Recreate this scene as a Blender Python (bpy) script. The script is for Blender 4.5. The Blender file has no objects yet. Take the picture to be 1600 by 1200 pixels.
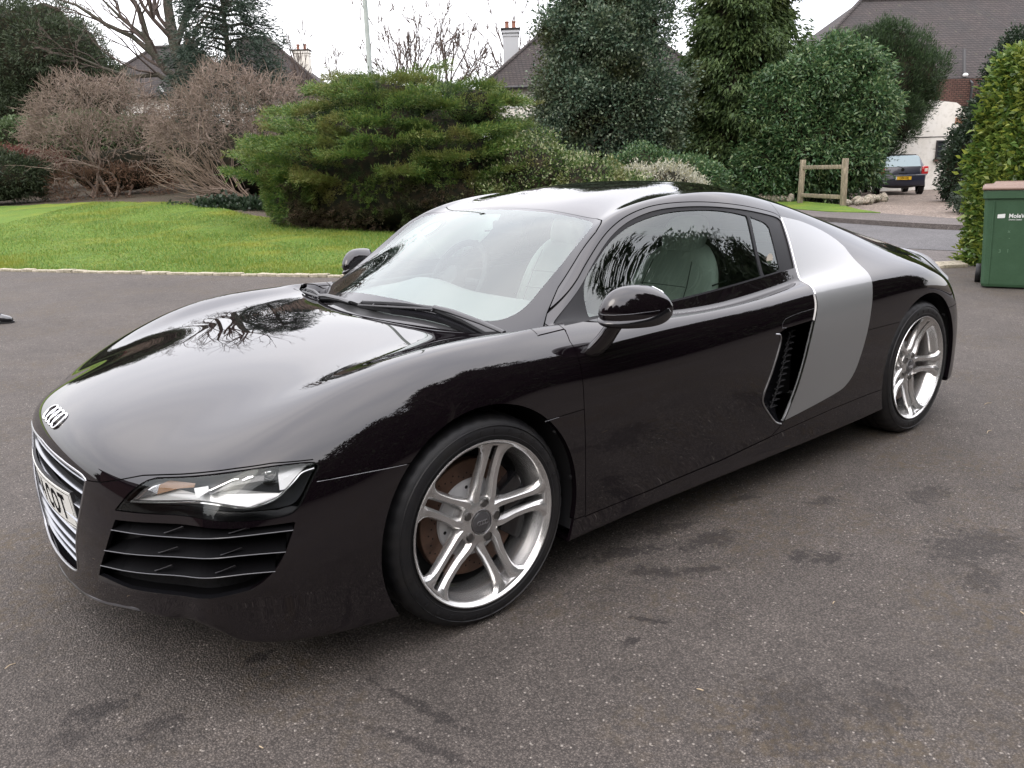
import bpy, bmesh, math, random
import numpy as np
from math import radians as RAD, sin, cos, pi
from mathutils import Vector, Matrix, Euler
from mathutils.bvhtree import BVHTree

C = bpy.context.scene.collection
SC = bpy.context.scene
random.seed(7); RNG = np.random.default_rng(11)

# ------------------------------------------------------------------ camera
cam_d = bpy.data.cameras.new('camera'); cam = bpy.data.objects.new('camera', cam_d); C.objects.link(cam)
CAM = (-1.31541358, -2.68442681, 1.31863936); YAW, PITCH, ROLL = 0.889419507, -0.256590463, -0.0291347678
_f = Vector((cos(YAW)*cos(PITCH), sin(YAW)*cos(PITCH), sin(PITCH)))
_r = Vector((sin(YAW), -cos(YAW), 0)); _u = _r.cross(_f)
_r2 = cos(ROLL)*_r + sin(ROLL)*_u; _u2 = -sin(ROLL)*_r + cos(ROLL)*_u
cam.matrix_world = Matrix(((_r2.x, _u2.x, -_f.x, CAM[0]), (_r2.y, _u2.y, -_f.y, CAM[1]), (_r2.z, _u2.z, -_f.z, CAM[2]), (0, 0, 0, 1)))
cam_d.sensor_width = 36; cam_d.lens = 36*1275.717/1600
cam_d.clip_start = 0.05; cam_d.clip_end = 2000
SC.camera = cam
FWD = np.array([cos(YAW), sin(YAW)]); RGT = np.array([sin(YAW), -cos(YAW)])
def sp(a, d):
    """ground position at depth d (m) and lateral a (m, + = right), both measured from where the photographer stands"""
    p = np.array(CAM[:2]) + FWD*d + RGT*a
    return float(p[0]), float(p[1])

# ------------------------------------------------------------------ light
SUN_EL, SUN_AZ = RAD(38), RAD(205)
w = bpy.data.worlds.new('World'); SC.world = w; w.use_nodes = True
nt = w.node_tree; nt.nodes.clear()
sky = nt.nodes.new('ShaderNodeTexSky'); sky.sky_type = 'NISHITA'; sky.sun_disc = False
sky.sun_elevation = SUN_EL; sky.sun_rotation = pi/2 - SUN_AZ; sky.air_density = 1.0; sky.dust_density = 4
b1 = nt.nodes.new('ShaderNodeBackground'); b1.inputs[1].default_value = 0.05
nt.links.new(sky.outputs[0], b1.inputs[0])
# overcast cloud sheet: soft banks of lighter and darker cloud
tc = nt.nodes.new('ShaderNodeTexCoord'); mp = nt.nodes.new('ShaderNodeMapping'); mp.inputs['Scale'].default_value = (1.0, 1.0, 3.0)
nz = nt.nodes.new('ShaderNodeTexNoise'); nz.inputs['Scale'].default_value = 1.6; nz.inputs['Detail'].default_value = 5; nz.inputs['Roughness'].default_value = .45
cr = nt.nodes.new('ShaderNodeValToRGB')
cr.color_ramp.elements[0].position = .3; cr.color_ramp.elements[0].color = (.73, .74, .78, 1)
cr.color_ramp.elements[1].position = .7; cr.color_ramp.elements[1].color = (1.0, .985, .98, 1)
sx = nt.nodes.new('ShaderNodeSeparateXYZ'); hr = nt.nodes.new('ShaderNodeValToRGB')
hr.color_ramp.elements[0].position = 0; hr.color_ramp.elements[0].color = (.74, .74, .75, 1)
hr.color_ramp.elements[1].position = 1; hr.color_ramp.elements[1].color = (2.0, 1.95, 2.0, 1)
mx = nt.nodes.new('ShaderNodeMixRGB'); mx.blend_type = 'MULTIPLY'; mx.inputs[0].default_value = 1
b2 = nt.nodes.new('ShaderNodeBackground'); b2.inputs[1].default_value = 2.25
ad = nt.nodes.new('ShaderNodeAddShader'); ow = nt.nodes.new('ShaderNodeOutputWorld')
L = nt.links.new
L(tc.outputs['Generated'], mp.inputs[0]); L(mp.outputs[0], nz.inputs['Vector']); L(nz.outputs['Fac'], cr.inputs[0])
L(tc.outputs['Generated'], sx.inputs[0]); L(sx.outputs['Z'], hr.inputs[0])
L(cr.outputs[0], mx.inputs[1]); L(hr.outputs[0], mx.inputs[2]); L(mx.outputs[0], b2.inputs[0])
L(b1.outputs[0], ad.inputs[0]); L(b2.outputs[0], ad.inputs[1]); L(ad.outputs[0], ow.inputs[0])
sd = bpy.data.lights.new('sun', 'SUN'); sd.energy = 0.5; sd.angle = RAD(25); sd.color = (1, .96, .92)
so = bpy.data.objects.new('sun', sd); C.objects.link(so)
so.rotation_euler = Vector((cos(SUN_AZ)*cos(SUN_EL), sin(SUN_AZ)*cos(SUN_EL), sin(SUN_EL))).to_track_quat('Z', 'Y').to_euler()
SC.view_settings.view_transform = 'Standard'; SC.view_settings.look = 'None'
SC.view_settings.exposure = 0.05; SC.view_settings.gamma = 1; SC.view_settings.use_curve_mapping = False
SC.cycles.max_bounces = 8; SC.cycles.transparent_max_bounces = 16
SC.cycles.glossy_bounces = 5; SC.cycles.transmission_bounces = 6; SC.cycles.diffuse_bounces = 3

# ------------------------------------------------------------------ tagging
def tag(o, label=None, cat=None, group=None, kind=None):
    if label: o['label'] = label
    if cat: o['category'] = cat
    if group: o['group'] = group
    if kind: o['kind'] = kind
    return o
def empty(name, loc=(0, 0, 0), rz=0, **k):
    o = bpy.data.objects.new(name, None); C.objects.link(o); o.location = loc; o.rotation_euler = (0, 0, rz)
    o.empty_display_size = .1
    return tag(o, **k)
def copy_tree(o, parent=None):
    c = o.copy(); C.objects.link(c)
    if parent is not None: c.parent = parent
    for ch in [x for x in bpy.data.objects if x.parent == o]: copy_tree(ch, c)
    return c
def link_mesh(name, me, m, parent=None):
    o = bpy.data.objects.new(name, me); C.objects.link(o)
    for q in (m if isinstance(m, (list, tuple)) else [m]): me.materials.append(q)
    if parent is not None: o.parent = parent
    return o
def mesh_np(name, V, F, m, parent=None, smooth=False, mi=None):
    """V (n,3); F a list of faces or an (m,k) array"""
    me = bpy.data.meshes.new(name)
    V = np.asarray(V, dtype=np.float32)
    if isinstance(F, np.ndarray):
        k = F.shape[1]; me.vertices.add(len(V)); me.vertices.foreach_set('co', V.ravel())
        me.loops.add(F.size); me.loops.foreach_set('vertex_index', F.ravel().astype(np.int32))
        me.polygons.add(len(F)); me.polygons.foreach_set('loop_start', np.arange(0, F.size, k, dtype=np.int32))
        me.update(calc_edges=True)
    else:
        me.from_pydata(V.tolist(), [], F); me.update()
    if smooth: me.polygons.foreach_set('use_smooth', np.ones(len(me.polygons), dtype=bool))
    if mi is not None: me.polygons.foreach_set('material_index', np.asarray(mi, dtype=np.int32))
    me.validate(verbose=False)
    return link_mesh(name, me, m, parent)

# ------------------------------------------------------------------ mesh builder
class MB:
    def __init__(s): s.v = []; s.f = []; s.m = []
    def add(s, V, F, mi=0):
        n = len(s.v); s.v += [tuple(p) for p in V]; s.f += [tuple(i+n for i in q) for q in F]; s.m += [mi]*len(F); return s
    def box(s, c, d, rz=0, mi=0, rot=None, taper=1.0, ch=0):
        hx, hy, hz = d[0]/2, d[1]/2, d[2]/2; R = rot if rot is not None else Matrix.Rotation(rz, 3, 'Z')
        c = Vector(c)
        if ch <= 0:
            P = [(x*hx*(taper if z > 0 else 1), y*hy*(taper if z > 0 else 1), z*hz) for z in (-1, 1) for x, y in ((-1, -1), (1, -1), (1, 1), (-1, 1))]
            F = [(0, 3, 2, 1), (4, 5, 6, 7), (0, 1, 5, 4), (1, 2, 6, 5), (2, 3, 7, 6), (3, 0, 4, 7)]
            return s.add([c + R @ Vector(p) for p in P], F, mi)
        bm = bmesh.new(); bmesh.ops.create_cube(bm, size=1)
        for v in bm.verts:
            t = taper if v.co.z > 0 else 1
            v.co = Vector((v.co.x*d[0]*t, v.co.y*d[1]*t, v.co.z*d[2]))
        bmesh.ops.bevel(bm, geom=bm.edges[:], offset=ch, segments=2, affect='EDGES', profile=.5)
        bm.verts.index_update()
        s.add([c + R @ v.co for v in bm.verts], [[v.index for v in f.verts] for f in bm.faces], mi); bm.free(); return s
    def tube(s, pts, r, n=8, mi=0, caps=True, flat=1.0):
        pts = [Vector(p) for p in pts]; k = len(pts)
        rs = r if isinstance(r, (list, tuple)) else [r]*k
        V = []; F = []; up = None
        for i, p in enumerate(pts):
            t = (pts[min(i+1, k-1)] - pts[max(i-1, 0)]).normalized()
            if up is None: up = Vector((0, 0, 1)) if abs(t.z) < .9 else Vector((1, 0, 0))
            a = t.cross(up).normalized(); b = a.cross(t).normalized(); up = b
            for j in range(n):
                th = 2*pi*j/n; V.append(p + a*cos(th)*rs[i] + b*sin(th)*rs[i]*flat)
        for i in range(k-1):
            for j in range(n):
                F.append((i*n+j, i*n+(j+1) % n, (i+1)*n+(j+1) % n, (i+1)*n+j))
        if caps: F.append(tuple(range(n-1, -1, -1))); F.append(tuple((k-1)*n+j for j in range(n)))
        return s.add(V, F, mi)
    def lathe(s, prof, n=32, axis='z', c=(0, 0, 0), mi=0, closed=False):
        """prof: list of (r, h)"""
        V = []; F = []; k = len(prof)
        for r, h in prof:
            for j in range(n):
                th = 2*pi*j/n; a, b = r*cos(th), r*sin(th)
                V.append({'z': (a, b, h), 'y': (a, h, b), 'x': (h, a, b)}[axis])
        V = [Vector(v) + Vector(c) for v in V]
        for i in range(k if closed else k-1):
            i2 = (i+1) % k
            for j in range(n): F.append((i*n+j, i*n+(j+1) % n, i2*n+(j+1) % n, i2*n+j))
        return s.add(V, F, mi)
    def prism(s, poly, z0, z1, axis='z', mi=0):
        """extrude a 2D polygon along an axis: axis z -> (a,b,z); y -> (a,z,b); x -> (z,a,b)"""
        k = len(poly); V = []
        for z in (z0, z1):
            for a, b in poly: V.append({'z': (a, b, z), 'y': (a, z, b), 'x': (z, a, b)}[axis])
        F = [tuple(range(k-1, -1, -1)), tuple(range(k, 2*k))] + [(i, (i+1) % k, k+(i+1) % k, k+i) for i in range(k)]
        return s.add(V, F, mi)
    def strip(s, A, B, mi=0):
        n = len(A); return s.add(list(A)+list(B), [(i, i+1, n+i+1, n+i) for i in range(n-1)], mi)
    def build(s, name, m, parent=None, smooth=True, bevel=0, fixn=True, auto=35):
        me = bpy.data.meshes.new(name); me.from_pydata([tuple(v) for v in s.v], [], s.f)
        me.polygons.foreach_set('material_index', np.array(s.m, dtype=np.int32))
        if fixn:
            bm = bmesh.new(); bm.from_mesh(me); bmesh.ops.recalc_face_normals(bm, faces=bm.faces)
            if bevel: bmesh.ops.bevel(bm, geom=[e for e in bm.edges if len(e.link_faces) == 2 and e.calc_face_angle(0) > .5], offset=bevel, segments=2, affect='EDGES', profile=.5)
            bm.to_mesh(me); bm.free()
        if smooth:
            me.polygons.foreach_set('use_smooth', np.ones(len(me.polygons), dtype=bool))
            if auto:
                try: me.set_sharp_from_angle(angle=RAD(auto))
                except Exception: pass
        me.update()
        return link_mesh(name, me, m, parent)

# ------------------------------------------------------------------ materials
def mat(name, col=(.5, .5, .5), rough=.6, metal=0, spec=.5, coat=0, coat_r=.03, noise=None, bump=None, sub=0, alpha=None, emit=None, trans=0, ior=1.5, scale_vec=None, sheen=0):
    """noise: list of (scale, amount, colour) mixed over the base; bump: (scale, strength, distance)"""
    m = bpy.data.materials.new(name); m.use_nodes = True; t = m.node_tree; N = t.nodes; Lk = t.links.new
    p = N['Principled BSDF']
    p.inputs['Base Color'].default_value = (*col, 1); p.inputs['Roughness'].default_value = rough; p.inputs['Metallic'].default_value = metal
    p.inputs['Specular IOR Level'].default_value = spec; p.inputs['IOR'].default_value = ior
    p.inputs['Coat Weight'].default_value = coat; p.inputs['Coat Roughness'].default_value = coat_r
    p.inputs['Transmission Weight'].default_value = trans
    if sheen: p.inputs['Sheen Weight'].default_value = sheen
    if emit: p.inputs['Emission Color'].default_value = (*emit[:3], 1); p.inputs['Emission Strength'].default_value = emit[3]
    tcn = None
    if noise or bump:
        tcn = N.new('ShaderNodeTexCoord'); src = tcn.outputs['Object']
        if scale_vec:
            q = N.new('ShaderNodeMapping'); q.inputs['Scale'].default_value = scale_vec; Lk(src, q.inputs[0]); src = q.outputs[0]
    if noise:
        prev = None
        for i, (sc_, lo, hi, colr) in enumerate(noise):
            n = N.new('ShaderNodeTexNoise'); n.inputs['Scale'].default_value = sc_; n.inputs['Detail'].default_value = 6; n.inputs['Roughness'].default_value = .6
            Lk(src, n.inputs['Vector']); r = N.new('ShaderNodeMapRange'); r.inputs[1].default_value = lo; r.inputs[2].default_value = hi
            Lk(n.outputs['Fac'], r.inputs[0]); x = N.new('ShaderNodeMixRGB'); x.inputs[2].default_value = (*colr, 1)
            Lk(r.outputs[0], x.inputs[0])
            if prev is None: x.inputs[1].default_value = (*col, 1)
            else: Lk(prev, x.inputs[1])
            prev = x.outputs[0]
        Lk(prev, p.inputs['Base Color'])
    if bump:
        n = N.new('ShaderNodeTexNoise'); n.inputs['Scale'].default_value = bump[0]; n.inputs['Detail'].default_value = 5
        Lk(src, n.inputs['Vector']); b = N.new('ShaderNodeBump'); b.inputs['Strength'].default_value = bump[1]; b.inputs['Distance'].default_value = bump[2]
        Lk(n.outputs['Fac'], b.inputs['Height']); Lk(b.outputs[0], p.inputs['Normal'])
    return m
# ------------------------------------------------------------------ the sports car: control cage of half the body
# rows run front to back: centre line, bonnet, screen edge, roof rail, belt, shoulder, side, sill; entries are (x, half width, z)
ROWS = [
 [(-0.928,0,0.618),(-0.797,0,0.692),(-0.5,0,0.76),(-0.16,0,0.804),(0.125,0,0.82),(0.172,0,0.822),(0.52,0,1),(0.9,0,1.168),(1.4,0,1.25),(1.85,0,1.232),(2.25,0,1.145),(2.65,0,1.03),(3,0,0.932),(3.28,0,0.852),(3.37,0,0.826)],
 [(-0.91,0.27,0.608),(-0.784,0.28,0.683),(-0.49,0.29,0.755),(-0.155,0.3,0.8),(0.165,0.31,0.818),(0.203,0.32,0.821),(0.54,0.3,0.996),(0.893,0.28,1.163),(1.4,0.29,1.244),(1.86,0.3,1.222),(2.25,0.31,1.13),(2.65,0.33,1.015),(3,0.36,0.922),(3.26,0.38,0.844),(3.35,0.39,0.819)],
 [(-0.865,0.47,0.58),(-0.753,0.48,0.652),(-0.48,0.49,0.744),(-0.15,0.525,0.797),(0.222,0.585,0.816),(0.318,0.645,0.811),(0.605,0.6,0.972),(0.88,0.53,1.143),(1.38,0.53,1.208),(1.85,0.52,1.17),(2.26,0.53,1.075),(2.65,0.56,0.965),(3,0.6,0.877),(3.22,0.62,0.807),(3.3,0.63,0.784)],
 [(-0.81,0.61,0.56),(-0.708,0.615,0.652),(-0.45,0.635,0.745),(-0.14,0.67,0.809),(0.215,0.712,0.829),(0.385,0.745,0.822),(0.63,0.69,0.968),(0.9,0.63,1.122),(1.4,0.635,1.17),(1.83,0.63,1.112),(2.25,0.64,1.02),(2.65,0.67,0.92),(2.97,0.72,0.827),(3.19,0.735,0.742),(3.26,0.735,0.719)],
 [(-0.765,0.71,0.55),(-0.672,0.755,0.63),(-0.44,0.795,0.742),(-0.16,0.82,0.822),(0.16,0.822,0.838),(0.42,0.8,0.832),(0.75,0.8,0.842),(1.05,0.8,0.853),(1.4,0.8,0.868),(1.78,0.8,0.882),(2.2,0.81,0.878),(2.6,0.83,0.865),(2.93,0.84,0.782),(3.13,0.825,0.697),(3.2,0.81,0.684)],
 [(-0.725,0.79,0.535),(-0.62,0.838,0.583),(-0.42,0.885,0.655),(-0.15,0.912,0.728),(0.15,0.912,0.757),(0.42,0.895,0.768),(0.75,0.885,0.775),(1.05,0.89,0.785),(1.4,0.9,0.79),(1.76,0.905,0.8),(2.2,0.92,0.8),(2.6,0.935,0.79),(2.9,0.915,0.735),(3.08,0.875,0.67),(3.15,0.825,0.665)],
 [(-0.735,0.81,0.46),(-0.6,0.87,0.48),(-0.4,0.92,0.54),(-0.13,0.945,0.6),(0.18,0.935,0.62),(0.42,0.925,0.62),(0.75,0.92,0.62),(1.05,0.925,0.62),(1.4,0.93,0.62),(1.75,0.935,0.63),(2.2,0.945,0.64),(2.6,0.955,0.65),(2.9,0.945,0.61),(3.08,0.915,0.57),(3.18,0.855,0.55)],
 [(-0.755,0.81,0.37),(-0.62,0.88,0.37),(-0.4,0.935,0.4),(-0.13,0.95,0.45),(0.18,0.94,0.45),(0.42,0.93,0.44),(0.75,0.915,0.43),(1.05,0.912,0.43),(1.4,0.92,0.43),(1.75,0.93,0.43),(2.2,0.945,0.44),(2.6,0.955,0.47),(2.92,0.95,0.44),(3.1,0.92,0.42),(3.2,0.855,0.42)],
 [(-0.755,0.8,0.28),(-0.62,0.875,0.285),(-0.4,0.93,0.275),(-0.12,0.945,0.27),(0.18,0.935,0.26),(0.42,0.925,0.25),(0.75,0.912,0.245),(1.05,0.91,0.245),(1.4,0.915,0.245),(1.75,0.925,0.25),(2.2,0.94,0.26),(2.6,0.95,0.28),(2.92,0.945,0.27),(3.1,0.92,0.27),(3.19,0.85,0.27)],
 [(-0.74,0.785,0.215),(-0.61,0.86,0.19),(-0.39,0.915,0.175),(-0.12,0.93,0.17),(0.18,0.92,0.175),(0.42,0.91,0.175),(0.75,0.9,0.175),(1.05,0.9,0.175),(1.4,0.905,0.177),(1.75,0.91,0.18),(2.2,0.92,0.19),(2.6,0.93,0.21),(2.92,0.93,0.21),(3.08,0.9,0.21),(3.16,0.84,0.2)],
 [(-0.66,0.7,0.205),(-0.54,0.78,0.18),(-0.36,0.82,0.165),(-0.11,0.83,0.16),(0.18,0.82,0.165),(0.42,0.81,0.165),(0.75,0.8,0.165),(1.05,0.8,0.165),(1.4,0.8,0.167),(1.75,0.81,0.17),(2.2,0.82,0.18),(2.6,0.83,0.2),(2.9,0.83,0.2),(3.03,0.8,0.2),(3.08,0.74,0.19)],
]
FRONT = [
 [(-0.955,0,0.51),(-0.937,0.27,0.505),(-0.89,0.47,0.49),(-0.833,0.62,0.475),(-0.775,0.73,0.465)],
 [(-0.967,0,0.4),(-0.948,0.27,0.4),(-0.906,0.47,0.39),(-0.85,0.62,0.38),(-0.795,0.73,0.375)],
 [(-0.965,0,0.275),(-0.945,0.27,0.28),(-0.903,0.46,0.285),(-0.85,0.61,0.28),(-0.795,0.72,0.28)],
 [(-0.942,0,0.165),(-0.918,0.27,0.178),(-0.88,0.45,0.212),(-0.835,0.6,0.232),(-0.785,0.7,0.233)],
 [(-0.86,0,0.15),(-0.84,0.25,0.165),(-0.798,0.42,0.2),(-0.745,0.55,0.22),(-0.695,0.64,0.22)],
]
REAR = [
 [(3.38,0,0.72),(3.37,0.37,0.715),(3.32,0.6,0.69),(3.27,0.74,0.65),(3.22,0.8,0.59)],
 [(3.4,0,0.55),(3.39,0.37,0.55),(3.34,0.6,0.53),(3.29,0.74,0.5),(3.24,0.8,0.45)],
 [(3.4,0,0.35),(3.39,0.37,0.35),(3.34,0.6,0.34),(3.28,0.74,0.32),(3.23,0.8,0.29)],
 [(3.36,0,0.2),(3.35,0.37,0.2),(3.3,0.58,0.2),(3.24,0.71,0.2),(3.19,0.78,0.2)],
 [(3.21,0,0.19),(3.2,0.35,0.19),(3.16,0.55,0.19),(3.13,0.65,0.19),(3.1,0.7,0.19)],
]
def build_cage():
    V = []; idx = {}
    def vid(key, p, s):
        if abs(p[1]) < 1e-6: s = 0
        k = (key, s)
        if k not in idx: idx[k] = len(V); V.append((p[0], -p[1] if s == 0 else p[1], p[2]) if s == 0 else (p[0], s*p[1], p[2]))
        return idx[k]
    F = []; NI = 15; info = {}
    def key_side(j, i): return ('r', j, i)
    for s in (-1, 1):
        def g(j, i): return vid(('r', j, i), ROWS[j][i], s)
        def fr(k, j):           # front grid node
            if k == 0: return g(j, 0)
            if j == 5: return g(5+k, 0)
            return vid(('f', k, j), FRONT[k-1][j], s)
        def re(k, j):
            if k == 0: return g(j, NI-1)
            if j == 5: return g(5+k, NI-1)
            return vid(('b', k, j), REAR[k-1][j], s)
        def q(a, b, c, d): F.append((a, b, c, d) if s == -1 else (d, c, b, a))
        for j in range(10):
            for i in range(NI-1): q(g(j, i), g(j+1, i), g(j+1, i+1), g(j, i+1))
        for k in range(5):
            for j in range(5):
                q(fr(k, j), fr(k+1, j), fr(k+1, j+1), fr(k, j+1))
                q(re(k, j), re(k, j+1), re(k+1, j+1), re(k+1, j))
    return np.array(V, float), F, idx
CREASE = {}   # (key a, key b): weight
def _cr(j, i0, i1, wgt):
    for i in range(i0, i1): CREASE[(('r', j, i), ('r', j, i+1))] = wgt
_cr(4, 5, 9, 1.0); _cr(4, 4, 5, .4); _cr(4, 9, 10, .4)                 # belt line under the side glass
_cr(9, 0, 14, .5); _cr(3, 2, 5, .35)                 # sill edge
for j in range(0, 3): CREASE[(('r', j, 5), ('r', j+1, 5))] = (1.0, 1.0, .7)[j]
for j in range(0, 5): CREASE[(('r', j, 14), ('r', j+1, 14))] = .6
for j in range(0, 4): CREASE[(('f', 4, j), ('f', 4, j+1))] = .5
def edge_list(F):
    E = {}
    for fi, f in enumerate(F):
        for a, b in zip(f, f[1:]+f[:1]): E.setdefault((min(a, b), max(a, b)), []).append(fi)
    return E
def fit_limit(V, F, it=3):
    """move cage points so the limit surface passes close to them"""
    E = edge_list(F); n = len(V); ev = [[] for _ in range(n)]; fv = [[] for _ in range(n)]; bd = [[] for _ in range(n)]
    for (a, b), fs in E.items():
        ev[a].append(b); ev[b].append(a)
        if len(fs) == 1: bd[a].append(b); bd[b].append(a)
    for fi, f in enumerate(F):
        for a in f: fv[a].append(fi)
    T = V.copy(); P = V.copy(); FA = np.array(F)
    for _ in range(it):
        fc = P[FA].mean(1); Lm = np.empty_like(P)
        for i in range(n):
            if bd[i]: Lm[i] = (4*P[i] + P[bd[i][0]] + P[bd[i][1]])/6 if len(bd[i]) == 2 else P[i]; continue
            k = len(ev[i]); e = P[ev[i]]; f = fc[fv[i]]
            # limit mask in terms of edge ends and opposite corners
            opp = 4*f - P[i]
            so = 0
            for fi in fv[i]:
                q = F[fi]; so = so + P[q[(q.index(i)+2) % 4]]
            Lm[i] = (k*k*P[i] + 4*e.sum(0) + so)/(k*(k+5))
        P = P + .8*(T - Lm)
    return P
def dense_body(levels=4):
    V, F, idx = build_cage(); P = fit_limit(V, F)
    me = bpy.data.meshes.new('cage'); me.from_pydata(P.tolist(), [], F); me.update()
    at = me.attributes.new('crease_edge', 'FLOAT', 'EDGE'); vals = np.zeros(len(me.edges), np.float32)
    em = {(min(e.vertices), max(e.vertices)): e.index for e in me.edges}
    for (a, b), wgt in CREASE.items():
        for s in (-1, 1, 0):
            for s2 in (-1, 1, 0):
                if (a, s) in idx and (b, s2) in idx and s*s2 >= 0:
                    k = (min(idx[a, s], idx[b, s2]), max(idx[a, s], idx[b, s2]))
                    if k in em: vals[em[k]] = wgt
    at.data.foreach_set('value', vals)
    o = bpy.data.objects.new('cage', me); C.objects.link(o)
    md = o.modifiers.new('s', 'SUBSURF'); md.levels = levels; md.render_levels = levels; md.use_limit_surface = True
    dg = bpy.context.evaluated_depsgraph_get(); ob = o.evaluated_get(dg); m2 = ob.to_mesh()
    n = len(m2.vertices); co = np.empty(n*3, np.float32); m2.vertices.foreach_get('co', co); co = co.reshape(-1, 3).astype(float)
    lp = np.empty(len(m2.loops), np.int32); m2.loops.foreach_get('vertex_index', lp); Q = lp.reshape(-1, 4)
    nr = np.empty(n*3, np.float32); m2.vertex_normals.foreach_get('vector', nr); nr = nr.reshape(-1, 3).astype(float)
    ob.to_mesh_clear(); bpy.data.objects.remove(o); bpy.data.meshes.remove(me)
    return co, nr, Q
# ------------------------------------------------------------------ cutting the smooth half body into panels
class Shell:
    def __init__(s, V, N, Q):
        s.V = V; s.N = N; s.Q = Q; s.ql = np.zeros(len(Q), int); s.P = []; s.pl = []; s.names = ['body']
    def lab(s, n):
        if n not in s.names: s.names.append(n)
        return s.names.index(n)
    def cut(s, fn, labs):
        f = fn(s.V); f = np.where(np.abs(f) < 1e-7, 1e-7, f); ids = [s.lab(a) for a in labs]
        fq = f[s.Q]; m = np.isin(s.ql, ids) & (fq.min(1) < 0) & (fq.max(1) > 0)
        todo = [(tuple(q), l) for q, l in zip(s.Q[m].tolist(), s.ql[m].tolist())]
        s.Q = s.Q[~m]; s.ql = s.ql[~m]
        keep = []; kl = []
        for p, l in zip(s.P, s.pl):
            if l in ids:
                g = f[list(p)]
                if g.min() < 0 < g.max(): todo.append((p, l)); continue
            keep.append(p); kl.append(l)
        cache = {}; nv = []; nn = []; base = len(s.V)
        for p, l in todo:
            pos = []; neg = []
            for i, a in enumerate(p):
                b = p[(i+1) % len(p)]; fa, fb = f[a], f[b]
                (pos if fa > 0 else neg).append(a)
                if (fa > 0) != (fb > 0):
                    k = (min(a, b), max(a, b))
                    if k not in cache:
                        t = f[k[0]]/(f[k[0]]-f[k[1]]); nv.append(s.V[k[0]]*(1-t)+s.V[k[1]]*t)
                        q = s.N[k[0]]*(1-t)+s.N[k[1]]*t; nn.append(q/np.linalg.norm(q)); cache[k] = base+len(nv)-1
                    pos.append(cache[k]); neg.append(cache[k])
            for r in (pos, neg):
                if len(r) > 2: keep.append(tuple(r)); kl.append(l)
        if nv: s.V = np.vstack([s.V, nv]); s.N = np.vstack([s.N, nn])
        s.P = keep; s.pl = kl
    def relab(s, fn, labs, new):
        ids = [s.lab(a) for a in labs]; k = s.lab(new); cq = s.V[s.Q].mean(1)
        m = np.isin(s.ql, ids) & (fn(cq) < 0); s.ql[m] = k
        if s.P:
            cp = np.array([s.V[list(p)].mean(0) for p in s.P]); g = fn(cp)
            s.pl = [k if (l in ids and g[i] < 0) else l for i, l in enumerate(s.pl)]
    def region(s, fn, labs, new, gap=0.0):
        if gap:
            s.cut(lambda V: fn(V)+gap, labs); s.cut(lambda V: fn(V)-gap, labs)
            s.relab(lambda V: np.abs(fn(V))-gap, labs, 'gap'); s.relab(fn, labs, new)
        else: s.cut(fn, labs); s.relab(fn, labs, new)
    def take(s, labs, both=False, off=0.0, flange=0.0, offfn=None, flip=False, centre_flange=False):
        """faces of some labels as (V, F, N); both=True adds the mirror image; flip=True gives only the mirror image"""
        ids = [s.lab(a) for a in labs]; Fs = [tuple(q) for q in s.Q[np.isin(s.ql, ids)].tolist()] + [p for p, l in zip(s.P, s.pl) if l in ids]
        used = sorted({i for f in Fs for i in f}); mp_ = {a: i for i, a in enumerate(used)}
        V = s.V[used].copy(); N = s.N[used].copy(); F = [tuple(mp_[i] for i in f) for f in Fs]
        if offfn is not None: V = V - offfn(V, N)
        elif off: V = V - N*off
        if flange:
            cnt = {}
            for f in F:
                for a, b in zip(f, f[1:]+f[:1]): cnt[(a, b)] = 1
            be = [(a, b) for (a, b) in cnt if (b, a) not in cnt]
            if not centre_flange: be = [(a, b) for a, b in be if not (abs(V[a][1]) < 1e-4 and abs(V[b][1]) < 1e-4)]
            bv_ = sorted({i for e in be for i in e}); acc = {i: np.zeros(3) for i in bv_}
            for a, b in be:
                t = np.cross(V[b]-V[a], N[a]); t /= (np.linalg.norm(t)+1e-9); acc[a] += t; acc[b] += t
            n0 = len(V); m1 = {i: n0+2*k for k, i in enumerate(bv_)}; ex = []; en = []
            for i in bv_:
                t = acc[i]/(np.linalg.norm(acc[i])+1e-9)
                ex += [V[i], V[i]-N[i]*flange]; en += [t, t]
            if ex: V = np.vstack([V, ex]); N = np.vstack([N, en])
            for a, b in be: F.append((m1[b], m1[a], m1[a]+1, m1[b]+1))
        if both or flip:
            V2 = V*np.array([1, -1, 1]); N2 = N*np.array([1, -1, 1]); F2 = [tuple(reversed(f)) for f in F]
            if flip: return V2, F2, N2
            n = len(V); return np.vstack([V, V2]), F + [tuple(i+n for i in f) for f in F2], np.vstack([N, N2])
        return V, F, N
def mesh_n(name, VFN, m, parent=None, solid=0):
    V, F, N = VFN
    me = bpy.data.meshes.new(name); me.from_pydata(V.tolist(), [], F); me.update()
    me.polygons.foreach_set('use_smooth', np.ones(len(me.polygons), dtype=bool))
    me.normals_split_custom_set_from_vertices([tuple(n) for n in N])
    return link_mesh(name, me, m, parent)
def sdf_poly(P, poly):
    """signed distance to a closed 2D polygon, negative inside"""
    A = np.array(poly, float); B = np.roll(A, -1, 0); d = np.full(len(P), 1e9); ins = np.zeros(len(P), bool)
    for a, b in zip(A, B):
        e = b-a; w_ = P-a; t = np.clip((w_@e)/(e@e+1e-12), 0, 1); d = np.minimum(d, np.linalg.norm(w_-t[:, None]*e, axis=1))
        c = ((a[1] > P[:, 1]) != (b[1] > P[:, 1]))
        x = a[0]+(P[:, 1]-a[1])*(b[0]-a[0])/np.where(abs(b[1]-a[1]) < 1e-12, 1e-12, b[1]-a[1])
        ins ^= c & (P[:, 0] < x)
    return np.where(ins, -d, d)
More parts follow.
